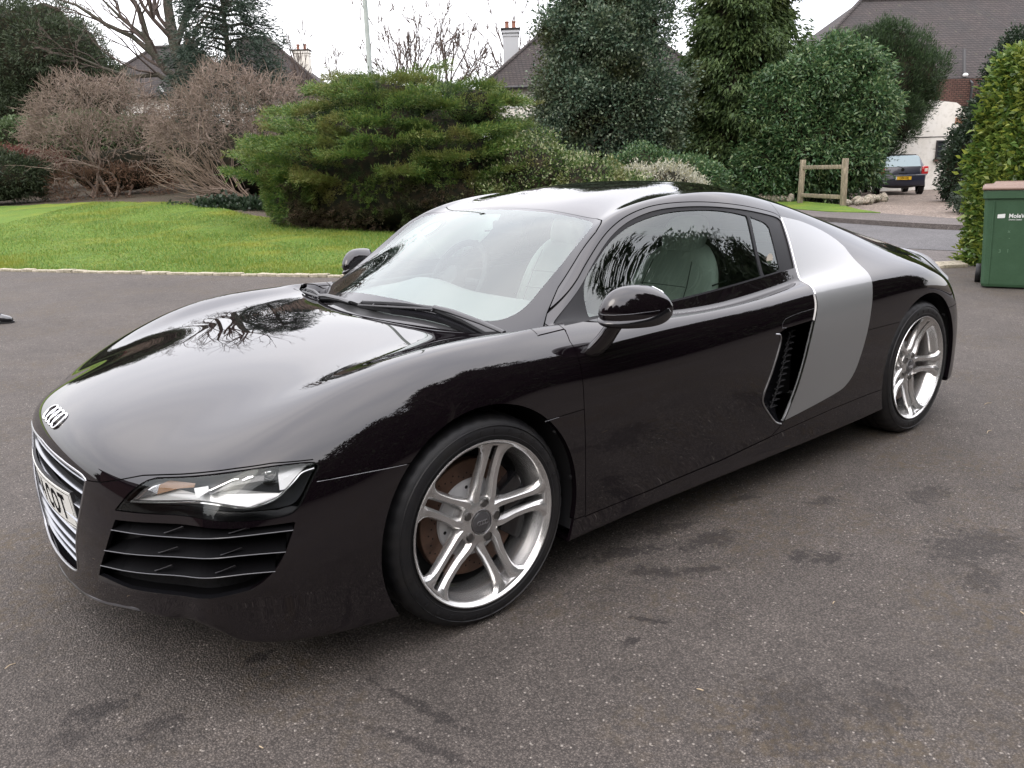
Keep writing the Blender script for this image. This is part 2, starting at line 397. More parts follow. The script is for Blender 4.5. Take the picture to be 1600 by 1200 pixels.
def smooth_poly(pts, closed=True, it=2, corner=50):
    """corner-cutting that keeps sharp corners"""
    P = [np.array(p, float) for p in pts]
    for _ in range(it):
        n = len(P); out = []
        for i in range(n):
            a, b, c = P[i-1], P[i], P[(i+1) % n]
            if not closed and i in (0, n-1): out.append(b); continue
            u, v = b-a, c-b; ang = math.degrees(math.acos(max(-1, min(1, float(u@v)/(np.linalg.norm(u)*np.linalg.norm(v)+1e-12)))))
            if ang > corner: out.append(b)
            else: out += [b*.75+a*.25, b*.75+c*.25]
        P = out
    return [tuple(p) for p in P]
SD = 0.66/math.hypot(.66, .75), 0.75/math.hypot(.66, .75)
def XZ(V): return V[:, [0, 2]]
def XW(V): return np.stack([V[:, 0], np.abs(V[:, 1])], 1)
def WZ(V): return np.stack([np.abs(V[:, 1]), V[:, 2]], 1)
def DZ(V): return np.stack([V[:, 0]*SD[0]+np.abs(V[:, 1])*SD[1], V[:, 2]], 1)      # seen from the front corner
def d2(p): return (p[0]*SD[0]+abs(p[1])*SD[1], p[2])
def dom(cond_fn, f):                      # outside the domain the function is large and positive
    return lambda V: np.where(cond_fn(V), f(V), 1.0)
# ------------------------------------------------------------------ materials of the sports car
def paint_mat(name, col, flake=(.05, .03, .05), metal=.0, rough=.35):
    m = mat(name, col, rough=rough, metal=metal, coat=1.0, coat_r=.012, bump=(5.5, .008, .02)); m.node_tree.nodes['Principled BSDF'].inputs['Coat IOR'].default_value = 1.66
    return m
M_PAINT = paint_mat('black_paint', (.0040, .0026, .0036), metal=0.0, rough=.5)
M_PAINT.node_tree.nodes['Principled BSDF'].inputs['Specular IOR Level'].default_value = .0
M_SILVER = mat('silver_paint', (.235, .24, .24), rough=.5, metal=.55, coat=1, coat_r=.015)
M_BLACK = mat('black_plastic', (.012, .012, .013), rough=.55, bump=(900, .2, .001))
M_GLOSSB = mat('gloss_black_trim', (.006, .006, .007), rough=.15, coat=.6)
M_GAP = mat('shadow_rubber', (.004, .004, .004), rough=.9)
M_RUB = mat('rubber_seal', (.006, .006, .007), rough=.45, spec=.2)
M_CHROME = mat('bright_trim', (.75, .75, .76), rough=.12, metal=1)
M_SATIN = mat('satin_trim', (.42, .42, .43), rough=.32, metal=1)
M_ALLOY = mat('alloy_silver', (.60, .595, .585), rough=.27, metal=.85, coat=.6, coat_r=.08)
M_TYRE = mat('tyre_rubber', (.009, .009, .010), rough=.5, spec=.35, noise=[(14, .45, .75, (.016, .015, .014))], bump=(400, .3, .001))
M_LEATHER = mat('grey_leather', (.60, .61, .57), rough=.5)
M_DARKIN = mat('dark_interior', (.018, .018, .02), rough=.6)
M_HAIR = mat('shut_line_glint', (.16, .16, .165), rough=.35, metal=.8)
M_CERAM = mat('black_ceramic_border', (.012, .012, .014), rough=.05)
def glass_mat(name, tint=(.75, .85, .80), refl=1.5, boost=0.0, rough=0.0):
    m = bpy.data.materials.new(name); m.use_nodes = True; t = m.node_tree; t.nodes.clear()
    o = t.nodes.new('ShaderNodeOutputMaterial'); tr = t.nodes.new('ShaderNodeBsdfTransparent'); tr.inputs[0].default_value = (*tint, 1)
    g = t.nodes.new('ShaderNodeBsdfGlossy'); g.inputs['Roughness'].default_value = rough; g.inputs[0].default_value = (.95, 1, .98, 1)
    f = t.nodes.new('ShaderNodeFresnel'); f.inputs[0].default_value = refl
    a = t.nodes.new('ShaderNodeMath'); a.operation = 'ADD'; a.inputs[1].default_value = boost; a.use_clamp = True
    x = t.nodes.new('ShaderNodeMixShader'); t.links.new(f.outputs[0], a.inputs[0]); t.links.new(a.outputs[0], x.inputs[0])
    t.links.new(tr.outputs[0], x.inputs[1]); t.links.new(g.outputs[0], x.inputs[2]); t.links.new(x.outputs[0], o.inputs[0]); return m
M_WSCREEN = glass_mat('windscreen_glass', (.74, .83, .80), 1.66, .05)
M_SGLASS = glass_mat('side_glass', (.54, .64, .58), 1.6, .03)
M_LENS = glass_mat('lamp_lens', (.92, .93, .93), 1.45)

# ------------------------------------------------------------------ outlines of the panels, in metres on the body
LV = 5
_V, _N, _Q = dense_body(LV)
BODY_BVH = BVHTree.FromPolygons([Vector(v) for v in _V], _Q.tolist())
_cq = _V[_Q].mean(1)[:, 1]; _Qh = _Q[_cq < 0]
_used = np.unique(_Qh); _map = np.full(len(_V), -1); _map[_used] = np.arange(len(_used))
_Vh = _V[_used].copy(); _Vh[np.abs(_Vh[:, 1]) < 1e-5, 1] = 0
SH = Shell(_Vh, _N[_used], _map[_Qh])
def on_side(x, z, y0=-2):          # body surface hit by a ray from the side
    h = BODY_BVH.ray_cast(Vector((x, y0, z)), Vector((0, 1, 0))); return h[0], h[1]
def on_front(w_, z):
    h = BODY_BVH.ray_cast(Vector((-3, -w_, z)), Vector((1, 0, 0))); return h[0], h[1]
def on_top(x, w_):
    h = BODY_BVH.ray_cast(Vector((x, -w_, 3)), Vector((0, 0, -1))); return h[0], h[1]
def on_pt(p):
    h = BODY_BVH.find_nearest(Vector(p)); return h[0], h[1]

HOODR = [(.148, 0), (.155, .12), (.178, .25), (.210, .40), (.230, .55), (.240, .66), (.254, .745), (.283, .785), (.312, .802)]
WS_SIDE = [(.345, .788), (.38, .757), (.44, .712), (.537, .662), (.668, .630), (.768, .612), (.815, .592), (.84, .572)]
WS_TOP = [(.858, .53), (.872, .40), (.884, .25), (.892, 0)]
WSPOLY = HOODR + WS_SIDE + WS_TOP + [(.892, -.3), (.148, -.3)]
GLASSB = [(x+.022+.030*max(0, 1-w_/.7), w_*.985) for x, w_ in HOODR[:-2]]
WGLASS = GLASSB + [(.315, .785), (.345, .779), (.38, .750), (.442, .706), (.539, .657), (.668, .6255), (.767, .6075), (.812, .588), (.836, .569), (.854, .526), (.868, .40), (.880, .25), (.888, 0), (.888, -.3), (.206, -.3)]
WCLEAR = [(.255, -.3), (.255, 0), (.259, .20), (.277, .40), (.305, .52), (.345, .59), (.42, .622), (.53, .598), (.66, .585), (.765, .575), (.815, .555), (.842, .50), (.860, .30), (.868, 0), (.868, -.3)]
WINDOW = [(.428,.834),(.582,.921),(.683,.999),(.793,1.074),(.89,1.118),(.978,1.143),(1.086,1.161),(1.232,1.165),(1.398,1.157),(1.583,1.136),(1.717,1.114),(1.83,1.091),(1.846,1.076),(1.809,.987),(1.762,.888),(1.524,.872),(1.27,.855),(.965,.841),(.581,.833)]
SGLASS = [(.565,.843),(.608,.942),(.703,1.005),(.783,1.057),(.876,1.099),(.972,1.127),(1.115,1.149),(1.257,1.151),(1.387,1.145),(1.516,1.128),(1.60,1.110),(1.552,.979),(1.53,.879),(1.27,.862),(.965,.848)]
QGLASS = [(1.618,1.104),(1.713,1.078),(1.727,1.055),(1.700,.981),(1.668,.893),(1.645,.886),(1.548,.880),(1.570,.979)]
BLADE_F = [(1.525,.300),(1.558,.351),(1.602,.432),(1.634,.527),(1.658,.614),(1.683,.678),(1.698,.710),(1.713,.744),(1.725,.801),(1.741,.830),(1.756,.854),(1.767,.885),(1.826,1.012),(1.854,1.092)]
BLADE_R = [(2.0,1.066),(2.10,1.035),(2.17,1.005),(2.22,.968),(2.232,.935),(2.215,.898),(2.201,.861),(2.179,.825),(2.15,.780),(2.132,.705),(2.112,.600),(2.074,.494),(2.03,.410),(1.97,.366),(1.92,.350),(1.71,.320)]
BLADE = BLADE_F + BLADE_R
INT_F = [(1.513,.292),(1.472,.306),(1.428,.350),(1.380,.401),(1.371,.431),(1.405,.498),(1.434,.571),(1.458,.631),(1.463,.655),(1.457,.667),(1.44,.674)]
INTAKE = smooth_poly(INT_F, False) + [(1.496,.689),(1.690,.697)] + BLADE_F[5:0:-1] + [(1.524,.298)]
DOORL = [(.411,.825),(.394,.799),(.397,.737),(.397,.669),(.396,.589),(.399,.419),(.400,.228),(.714,.223),(1.133,.231),(1.45,.252),(1.525,.290)] + BLADE_F[1:12] + [(1.75,.91),(.6,.86)]
SILLL = [(-1,.238),(.332,.234),(.40,.230),(.714,.222),(1.133,.229),(1.613,.262),(1.883,.279),(2.174,.290),(3.6,.30)]
BUMPL = [(-.70,.58),(-.62,.58),(-.46,.573),(-.34,.556),(-.318,.549),(-.26,.556),(-.136,.586),(-.118,.590),(.0,.605),(.081,.617),(.154,.627),(.238,.635),(.331,.633),(.338,.600),(.342,.583),(.428,.582),(.533,.580),(.9,.58)]
HL3 = [(-.88,-.501,.495),(-.813,-.562,.584),(-.745,-.656,.599),(-.693,-.718,.611),(-.638,-.766,.621),(-.564,-.814,.629),(-.476,-.86,.629),(-.470,-.872,.617),(-.50,-.878,.582),(-.552,-.884,.512),(-.601,-.866,.506),(-.677,-.832,.510),(-.722,-.80,.516),(-.76,-.742,.521),(-.835,-.601,.505)]
HL = [d2(p) for p in HL3]
VENT3 = [(-.884,-.502,.470),(-.764,-.746,.500),(-.727,-.802,.498),(-.68,-.835,.493),(-.558,-.884,.490),(-.568,-.885,.468),(-.593,-.885,.417),(-.623,-.878,.373),(-.671,-.859,.336),(-.75,-.811,.322),(-.806,-.705,.305),(-.861,-.588,.290),(-.902,-.464,.274),(-.925,-.375,.262),(-.919,-.418,.323),(-.91,-.457,.375),(-.894,-.488,.439)]
VENT = smooth_poly([d2(p) for p in VENT3])
GRILLE = smooth_poly([(-.3,.580),(0,.578),(.10,.574),(.20,.569),(.282,.564),(.345,.557),(.366,.546),(.361,.53),(.337,.462),(.309,.399),(.279,.343),(.250,.270),(.232,.243),(.20,.230),(.127,.225),(0,.223),(-.3,.223)], corner=60)
def poly_f(fproj, poly): return lambda V: sdf_poly(fproj(V), poly)
def below(fproj, line):
    xs, ys = zip(*line); return lambda V: fproj(V)[:, 1] - np.interp(fproj(V)[:, 0], xs, ys)
def circ_f(cx, cz, r): return lambda V: np.hypot(V[:, 0]-cx, V[:, 2]-cz) - r
G = .0016
side = lambda V: (np.abs(V[:, 1]) > .60)
nose = lambda V: V[:, 0] < -.25
up = lambda V: (V[:, 0] > .05) & (V[:, 0] < 1.2) & (V[:, 2] > .70)
WINS = smooth_poly(WINDOW, corner=38, it=3)
ARCH_F = (0.0, .325, .358); ARCH_R = (2.65, .335, .362)
SH.region(dom(side, circ_f(*ARCH_F)), ['body'], 'void')
SH.region(dom(side, circ_f(*ARCH_R)), ['body'], 'void')
SH.region(dom(up, poly_f(XW, WSPOLY)), ['body'], 'screen_zone')
SH.region(dom(up, poly_f(XW, WGLASS)), ['screen_zone'], 'screen')
SH.region(dom(up, poly_f(XW, smooth_poly(WCLEAR))), ['screen'], 'clear')
SH.region(dom(side, poly_f(XZ, WINS)), ['body'], 'window')
SH.region(dom(side, poly_f(XZ, smooth_poly(SGLASS))), ['window'], 'side_glass')
SH.region(dom(side, poly_f(XZ, smooth_poly(QGLASS))), ['window'], 'quarter_glass')
SH.region(dom(side, poly_f(XZ, smooth_poly(BLADE, corner=40))), ['body'], 'blade', G)
SH.region(dom(side, poly_f(XZ, INTAKE)), ['body'], 'intake')
_dl = poly_f(XZ, DOORL); _wn = poly_f(XZ, WINS)
SH.region(dom(side, lambda V: np.minimum(_dl(V), np.where(V[:, 0] > .40, _wn(V)-.016, .5))), ['body'], 'door', G)
SH.region(dom(lambda V: (V[:, 0] > .2) & (V[:, 0] < 2.45) & (V[:, 2] < .4), below(XZ, SILLL)), ['body'], 'sill', .0014)
SH.region(dom(nose, poly_f(DZ, smooth_poly(HL, corner=60))), ['body'], 'lamp', G)
SH.region(dom(nose, poly_f(DZ, VENT)), ['body'], 'vent')
SH.region(dom(lambda V: V[:, 0] < -.8, poly_f(WZ, GRILLE)), ['body'], 'grille')
SH.region(dom(lambda V: V[:, 0] < -.05, below(DZ, BUMPL)), ['body'], 'bumper', .0014)
SH.region(dom(lambda V: (V[:, 0] > .1) & (V[:, 0] < .42) & (V[:, 2] < .7), lambda V: V[:, 2]-.59), ['body'], 'side_panel', .0012)
SH.region(dom(lambda V: (V[:, 0] > 1.9) & (V[:, 0] < 2.65) & (V[:, 2] < .8), lambda V: V[:, 2]-.594), ['body'], 'quarter_lower', .0012)
SH.region(dom(lambda V: (V[:, 0] > 2.65) & (V[:, 2] < .8), lambda V: V[:, 2]-.594), ['body'], 'rear_lower', .0012)
SH.region(lambda V: np.where((V[:, 0] > .25) & (V[:, 0] < 2.0), np.maximum(np.maximum(.8275-V[:, 2], .29-V[:, 0]), V[:, 0]-1.862), .5), ['body'], 'roof', .0014)
SH.region(dom(lambda V: (V[:, 0] > 1.9) & (V[:, 2] > .85), poly_f(XW, [(1.98, -.3), (1.98, .30), (2.02, .40), (2.75, .42), (2.80, .3), (2.80, -.3)])), ['body'], 'rear_window')
_hc = [(-.95, .30), (-.80, .50), (-.636, .565), (-.54, .652), (-.401, .735), (-.225, .775), (.046, .80), (.25, .812), (.41, .83)]
SH.region(dom(lambda V: (V[:, 0] < .42) & (V[:, 2] > .5), lambda V: np.where(V[:, 0] < .42, np.abs(V[:, 1])-np.interp(V[:, 0], [a for a, b in _hc], [b for a, b in _hc]), .5)), ['body'], 'bonnet')
SH.region(dom(lambda V: V[:, 0] < .6, lambda V: V[:, 0]-.42), ['body'], 'wing')

car = empty('sports_car', (0, 0, 0), label='glossy black two-door sports car with silver side blades and silver alloy wheels', cat='sports car')
def both_sides(name, labs, m, **k):
    a = mesh_n(name, SH.take(labs, **k), m, car); b = mesh_n(name, SH.take(labs, flip=True, **k), m, car); return a, b
FL = .011
mesh_n('bonnet', SH.take(['bonnet'], both=True, flange=FL), M_PAINT, car)
roof = mesh_n('roof', SH.take(['roof'], both=True, flange=FL), M_PAINT, car)
mesh_n('headlining', SH.take(['roof'], both=True, off=.022), M_LEATHER, car)
mesh_n('front_bumper', SH.take(['bumper'], both=True, flange=FL), M_PAINT, car)
mesh_n('rear_body', SH.take(['body'], both=True, flange=FL), M_PAINT, car)
both_sides('front_wing', ['wing'], M_PAINT, flange=.02)
both_sides('side_panel', ['side_panel'], M_PAINT, flange=.02)
mesh_n('rear_bumper', SH.take(['rear_lower'], both=True, flange=.02), M_PAINT, car)
both_sides('quarter_panel', ['quarter_lower'], M_PAINT, flange=.02)
doors = both_sides('door', ['door'], M_PAINT, flange=FL)
both_sides('sill', ['sill'], M_GLOSSB if False else M_PAINT, flange=FL)
both_sides('side_blade', ['blade'], M_SILVER, off=-.003, flange=.012)
mesh_n('panel_gap', SH.take(['gap'], both=True, off=.008), M_GAP, car)
mesh_n('cowl', SH.take(['screen_zone'], both=True, off=.022), M_BLACK, car)
ws = mesh_n('windscreen', SH.take(['clear'], both=True, off=-.001), M_WSCREEN, car)
mesh_n('windscreen_border', SH.take(['screen'], both=True, off=-.001, flange=.02), M_CERAM, ws)
mesh_n('rear_window', SH.take(['rear_window'], both=True, off=.004), M_CERAM, car)
for i, s in enumerate((1, -1)):
    fl = s < 0
    trim = mesh_n('window_surround', SH.take(['window'], flip=fl, off=.004, flange=.012), M_RUB, doors[i])
    mesh_n('side_window', SH.take(['side_glass'], flip=fl, off=.008), M_SGLASS, doors[i])
    mesh_n('quarter_window', SH.take(['quarter_glass'], flip=fl, off=.007), M_SGLASS, doors[i])
# scooped air intake ahead of each blade
def scoop(V, N):
    d = sdf_poly(XZ(V), INTAKE); A = np.array(INT_F); dd = np.full(len(V), 9.)
    for a, b in zip(A[:-1], A[1:]):
        e = b-a; w_ = XZ(V)-a; t = np.clip((w_@e)/(e@e), 0, 1); dd = np.minimum(dd, np.linalg.norm(w_-t[:, None]*e, axis=1))
    dep = .085*(1-np.exp(-dd/.06)); return np.stack([0*dep, -dep, 0*dep], 1)
# (depth is measured inwards, so y grows towards the centre line on the near side)
for s in (1, -1):
    V, F, N = SH.take(['intake'], offfn=scoop); 
    b = MB()
    if s < 0: V = V*np.array([1, -1, 1]); F = [tuple(reversed(f)) for f in F]
    me = mesh_np('side_intake', V, F, M_GLOSSB, car, smooth=True)
    # mesh screen at the back of the scoop and a thin silver lip round its front edge
    lip = MB()
    pts = [on_side(x, z)[0] for x, z in smooth_poly(INT_F[:-1] + [(1.450, .672), (1.425, .676)], False)]
    lip.tube([(p.x, s*(p.y-.001), p.z) for p in pts], .0036, 6)
    lip.build('intake_lip', M_SATIN, me)
    gr = MB()
    for k in range(13):
        t0 = k/12; z = .34+.30*t0; x1 = np.interp(z, [p[1] for p in BLADE_F], [p[0] for p in BLADE_F])-.012
        x0 = x1-.05
        for dx, dz in ((0, .0), ):
            gr.tube([(x0, s*-.872, z-.012), ((x0+x1)/2, s*-.868, z+.010), (x1, s*-.872, z+.012)], .003, 5)
        gr.tube([(x0, s*-.872, z+.012), ((x0+x1)/2, s*-.868, z-.008), (x1, s*-.872, z-.014)], .003, 5)
    gr.build('intake_mesh', M_BLACK, me)
    ed = MB(); pts = [on_side(x+.002, z)[0] for x, z in smooth_poly(BLADE_F[:-1] + [(1.85, 1.083)], False)]
    ed.tube([(p.x, s*(p.y-.002), p.z) for p in pts], .0042, 6); ed.build('blade_edge', M_CHROME, car)
    # door handle outline in the shut-line glint colour
    hd = MB(); hp = [(1.474,.705),(1.482,.716),(1.500,.725),(1.554,.733),(1.62,.737),(1.698,.741)]
    hd.tube([(lambda p: (p.x, s*(p.y+.0005), p.z))(on_side(x, z)[0]) for x, z in hp], .0010, 5)
    hd.tube([(lambda p: (p.x, s*(p.y+.0005), p.z))(on_side(x, z)[0]) for x, z in [(1.474,.705),(1.473,.693),(1.50,.690)]], .0010, 5)
    for ln_ in ([(-.494, .581), (-.44, .5815), (-.389, .582), (-.32, .581), (-.262, .580)], [(.225, .590), (.285, .590)]):
        hl_ = MB(); hl_.tube([(lambda p: (p.x, s*p.y, p.z-.0016))(on_side(x, z)[0]) for x, z in ln_], .0009, 5); hl_.build('shut_line_highlight', M_HAIR, car)  # panel-edge highlight put into the colour of a thin light tube
    hd.build('door_handle', M_HAIR, doors[0] if s > 0 else doors[1])

# ------------------------------------------------------------------ wheel arches and floor
for s in (1, -1):
    for (cx, cz, r), nm in ((ARCH_F, 'front'), (ARCH_R, 'rear')):
        b = MB(); n = 40; ring = []
        for y, rr in ((-.925, r+.001), (-.925, r+.010), (-.60, r+.010)):
            ring.append([(cx+rr*cos(t), s*y, cz+rr*sin(t)) for t in np.linspace(-.36, pi+.36, n)])
        b.strip(ring[0], ring[1]); b.strip(ring[1], ring[2])
        b.prism([(cx+(r+.01)*cos(t), cz+(r+.01)*sin(t)) for t in np.linspace(-.36, pi+.36, n)], s*-.60, s*-.595, 'y')
        for t in (.12, .62, 1.2): b.tube([(cx+(r-.004)*cos(t), s*-.905, cz+(r-.004)*sin(t)), (cx+(r+.01)*cos(t), s*-.905, cz+(r+.01)*sin(t))], .008, 10)
        b.build('wheel_arch_liner', M_BLACK, car)
b = MB(); b.box((-.60, 0, .27), (.4, 1.1, .02)); b.box((1.32, 0, .175), (1.9, 1.7, .02)); b.box((0, 0, .19), (.8, 1.2, .02)); b.box((2.75, 0, .22), (1.0, 1.2, .02))
b.build('underbody_light_block', M_BLACK, car, smooth=False)  # dark boxes closing the underside, added to block light

# ------------------------------------------------------------------ wheels
def wheel(front=True):
    w = empty('wheel'); w.parent = car
    R = .3235 if front else .330; hw = .118 if front else .148          # half tyre width
    yo = -hw                                                              # outer side is -y, wheel centre plane y=0
    # tyre
    ns = 168; ty = MB()
    prof = [(.2415, yo+.020), (.246, yo+.012), (.252, yo+.006), (.262, yo+.001), (.275, yo-.002), (.288, yo), (.300, yo+.006), (.3095, yo+.013), (.3165, yo+.022), (.3205, yo+.034), (.3225, yo+.046)]
    w2 = hw-.046; gro = []
    for c in (-.6, -.2, .2, .6):
        g0 = c*w2*1.05; gro += [(.3235, g0-.006), (.3165, g0-.005), (.3165, g0+.005), (.3235, g0+.006)]
    prof = prof + gro + [(r, -h) for r, h in reversed(prof)]
    prof = [(r*R/.3235 if r > .27 else r, h) for r, h in prof]
    V = []; F = []
    for i, (r, h) in enumerate(prof):
        for j in range(ns):
            th = 2*pi*j/ns; rr = r
            if j % 4 == 0 and .300 < r and abs(h) > w2*.62: rr = r-.0035*(1 if r > .315 else .5)
            V.append((rr*cos(th), h, rr*sin(th)))
    for i in range(len(prof)-1):
        for j in range(ns): F.append((i*ns+j, i*ns+(j+1) % ns, (i+1)*ns+(j+1) % ns, (i+1)*ns+j))
    ty.add(V, F); ty.lathe([(.2635, yo+.0005), (.2655, yo-.0012), (.2675, yo-.0005)], 96, 'y'); ty.lathe([(.293*R/.3235, yo+.002), (.295*R/.3235, yo-.0002), (.297*R/.3235, yo+.003)], 96, 'y')
    for k in range(34):
        if k % 17 < 9: th = 2*pi*k/34+.3; c_, s_ = cos(th), sin(th); ty.add([((r_*c_-q_*s_), yo-.0022-h_, (r_*s_+q_*c_)) for h_ in (0, .0012) for r_, q_ in ((.274, -.006), (.287, -.006), (.287, .006-.004*(k % 2)), (.274, .006))], [(0, 1, 2, 3), (4, 5, 6, 7), (0, 1, 5, 4), (1, 2, 6, 5), (2, 3, 7, 6), (3, 0, 4, 7)])
    ty.build('tyre', M_TYRE, w, auto=40)
    # barrel and lip
    rim = MB()
    rim.lathe([(.2445, yo+.010), (.2515, yo+.003), (.2535, yo-.001), (.2525, yo-.0035), (.2495, yo-.0035), (.2465, yo-.001), (.2440, yo+.004), (.2405, yo+.0065), (.2375, yo+.016), (.2345, yo+.030), (.2260, yo+.046), (.2225, yo+.060), (.2235, yo+.11), (.2275, hw-.02), (.243, hw)], 96, 'y')
    rim.build('rim', M_ALLOY, w, auto=38)
    # arms: pairs of blades
    ya = yo + (.018 if front else .030)                       # depth of the hub face behind the lip
    off = (4 if front else -5)
    cs = [(-1.0, .024), (-1.0, .012), (-.50, .0005), (.42, 0), (.62, .003), (1.0, .016), (1.0, .026), (0, .030)]
    for k in range(5):
        arm = MB(); a0 = RAD(off+72*k)
        er = Vector((cos(a0), 0, sin(a0))); et = Vector((-sin(a0), 0, cos(a0))); eo = Vector((0, 1, 0))
        for sgn in (-1, 1):
            st = []
            for r, tc_, hwid, dy, th in ((.048, .025, .0175, .010, 1.1), (.066, .0295, .018, .007, 1.15), (.085, .0310, .0165, .006, 1.1), (.105, .0292, .0150, .006, 1.0), (.13, .0272, .0143, .006, 1.0), (.16, .0262, .0142, .003, .95), (.19, .0262, .0148, -.001, .9), (.212, .0275, .0168, -.006, .85), (.226, .0308, .0210, -.010, .8), (.236, .0360, .0275, -.0130, .7), (.2425, .0415, .0345, -.0140, .6)):
                st.append((r, sgn*tc_, hwid, ya+dy*(1 if front else 2.0), th))
            V = []; F = []; m = len(cs)
            for r, t_, hwid, y, th in st:
                for u, d in cs:
                    uu = u*sgn
                    rr = r if r < .2 else math.sqrt(max(0, r*r-(t_+uu*hwid)**2*1.0)) if r > .21 else r
                    V.append(er*rr + et*(t_+uu*hwid) + eo*(y+d*th))
            for i in range(len(st)-1):
                for j in range(m): F.append((i*m+j, i*m+(j+1) % m, (i+1)*m+(j+1) % m, (i+1)*m+j))
            F.append(tuple(range(m))); F.append(tuple((len(st)-1)*m+j for j in range(m)))
            arm.add(V, F)
        # bridge between the blades at the rim
        V = []; 
        for rr, y in ((.2405, yo+.004), (.2345, yo+.006), (.2325, yo+.016), (.2405, yo+.016)):
            for q in (-.022, 0, .022): V.append(er*rr+et*q+eo*y)
        arm.add(V, [(i*3+j, i*3+j+1, ((i+1) % 4)*3+j+1, ((i+1) % 4)*3+j) for i in range(4) for j in range(2)])
        arm.build('spoke', M_ALLOY, w, auto=32)
    # hub
    hub = MB(); hb = ya+(.007 if front else .014)
    hub.lathe([(.002, hb+.006), (.036, hb+.006), (.037, hb-.001), (.040, hb-.003), (.050, hb-.001), (.064, hb+.001), (.074, hb+.006), (.078, hb+.016), (.076, hb+.045), (.002, hb+.045)], 60, 'y')
    hub.build('hub', M_ALLOY, w, auto=38)
    for k in range(5):
        a0 = RAD(off+72*k); c = (.055*cos(a0), hb, .055*sin(a0)); bo = MB()
        bo.lathe([(.0145, -.004), (.0145, .002), (.0115, .003), (.0115, -.0015), (.0105, -.0025), (.0, -.0025)], 18, 'y', c); bo.build('wheel_bolt', M_WELL, w, auto=30)
    cap = MB(); cap.lathe([(.0, hb-.0065), (.026, hb-.006), (.031, hb-.0045), (.0335, hb-.002), (.034, hb+.004)], 48, 'y'); cp = cap.build('centre_cap', M_CAP, w)
    rg = MB(); rg.lathe([(.0335, hb-.001), (.0338, hb-.0045), (.0352, hb-.0045), (.0358, hb-.001)], 48, 'y')
    for q in (-1.5, -.5, .5, 1.5): rg.tube([(q*.0088+.0062*cos(t), hb-.0072, .0062*sin(t)) for t in np.linspace(0, 2*pi, 25)], .0009, 5, caps=False)
    rg.build('cap_rings', M_SATIN, cp)
    # brake
    dk = MB(); dy = ya+.060; dk.lathe([(.122, dy+.012), (.122, dy), (.178, dy), (.1795, dy+.002), (.1795, dy+.03), (.122, dy+.03)], 72, 'y')
    for k in range(60):
        a0 = RAD(6*k*3.1); rr = (.130, .141, .153, .165)[k % 4]; dk.lathe([(.0028, 0), (.0028, -.0006), (0, -.0006)], 6, 'y', (rr*cos(a0), dy, rr*sin(a0)), mi=1)
    dk.build('brake_disc', [M_DISC, M_GAP], w, auto=30)
    bl = MB(); bl.lathe([(.0, dy-.010), (.108, dy-.010), (.118, dy-.007), (.122, dy+.002)], 60, 'y')
    for k in range(12):
        a0 = RAD(30*k+10); bl.lathe([(.0055, -.0005), (.0055, -.0012), (0, -.0012)], 10, 'y', (.103*cos(a0), dy-.0095, .103*sin(a0)), mi=1)
    bl.build('disc_bell', [M_BELL, M_GAP], w)
    cl = MB(); A0, A1 = (-.62, .62) if front else (pi-.5, pi+.5)
    P = [(rr*cos(t), rr*sin(t)) for rr, ts in ((.192, np.linspace(A0, A1, 9)), (.105, np.linspace(A1, A0, 9))) for t in ts]
    cl.prism(P, dy-.032, dy+.05, 'y'); cl.build('brake_caliper', M_GLOSSB, w, bevel=.006)
    dr = MB(); dr.lathe([(.0, dy+.06), (.212, dy+.06), (.218, dy+.03)], 48, 'y'); dr.build('inner_barrel', M_GAP, w)
    return w
M_WELL = mat('bolt_grey', (.12, .115, .11), rough=.4, metal=.8)
M_CAP = mat('cap_grey', (.10, .10, .105), rough=.25, metal=.6, coat=.5)
M_DISC = mat('brake_disc_brown', (.085, .052, .038), rough=.45, metal=.6, noise=[(20, .4, .65, (.13, .075, .05))])  # brown reflected in the friction face, put into the colour
M_BELL = mat('disc_bell_grey', (.50, .50, .50), rough=.5, metal=.5)
wf = wheel(True); wf.location = (0, -.80-.007, .3225); wf.rotation_euler = (0, 0, RAD(.4))
wr = wheel(False); wr.location = (2.65, -.785-.007, .329)
for src, loc in ((wf, (0, .807, .3225)), (wr, (2.65, .792, .329))):
    c = copy_tree(src, car); c.location = loc; c.rotation_euler = (0, 0, pi)
M_BLACKMESH = mat('black_mesh', (.012, .012, .013), rough=.5)
def _mesh_tex(m, scale):
    t = m.node_tree; p = t.nodes['Principled BSDF']; tc_ = t.nodes.new('ShaderNodeTexCoord'); v = t.nodes.new('ShaderNodeTexVoronoi'); v.inputs['Scale'].default_value = scale
    r = t.nodes.new('ShaderNodeValToRGB'); r.color_ramp.elements[0].position = .25; r.color_ramp.elements[0].color = (.002, .002, .002, 1); r.color_ramp.elements[1].position = .5; r.color_ramp.elements[1].color = (.009, .009, .010, 1)
    t.links.new(tc_.outputs['Object'], v.inputs['Vector']); t.links.new(v.outputs['Distance'], r.inputs[0]); t.links.new(r.outputs[0], p.inputs['Base Color'])
_mesh_tex(M_BLACKMESH, 90)
M_VENTB = mat('vent_black', (.0035, .0035, .004), rough=.6, spec=.06)
M_SLAT = mat('slat_black', (.022, .022, .024), rough=.36, coat=.2)
M_BARC = mat('grille_bar_satin', (.30, .31, .33), rough=.28, metal=.9)
M_GREYP = mat('wiper_grey', (.035, .035, .037), rough=.4)
M_DASH = mat('dash_grey', (.30, .31, .30), rough=.55)
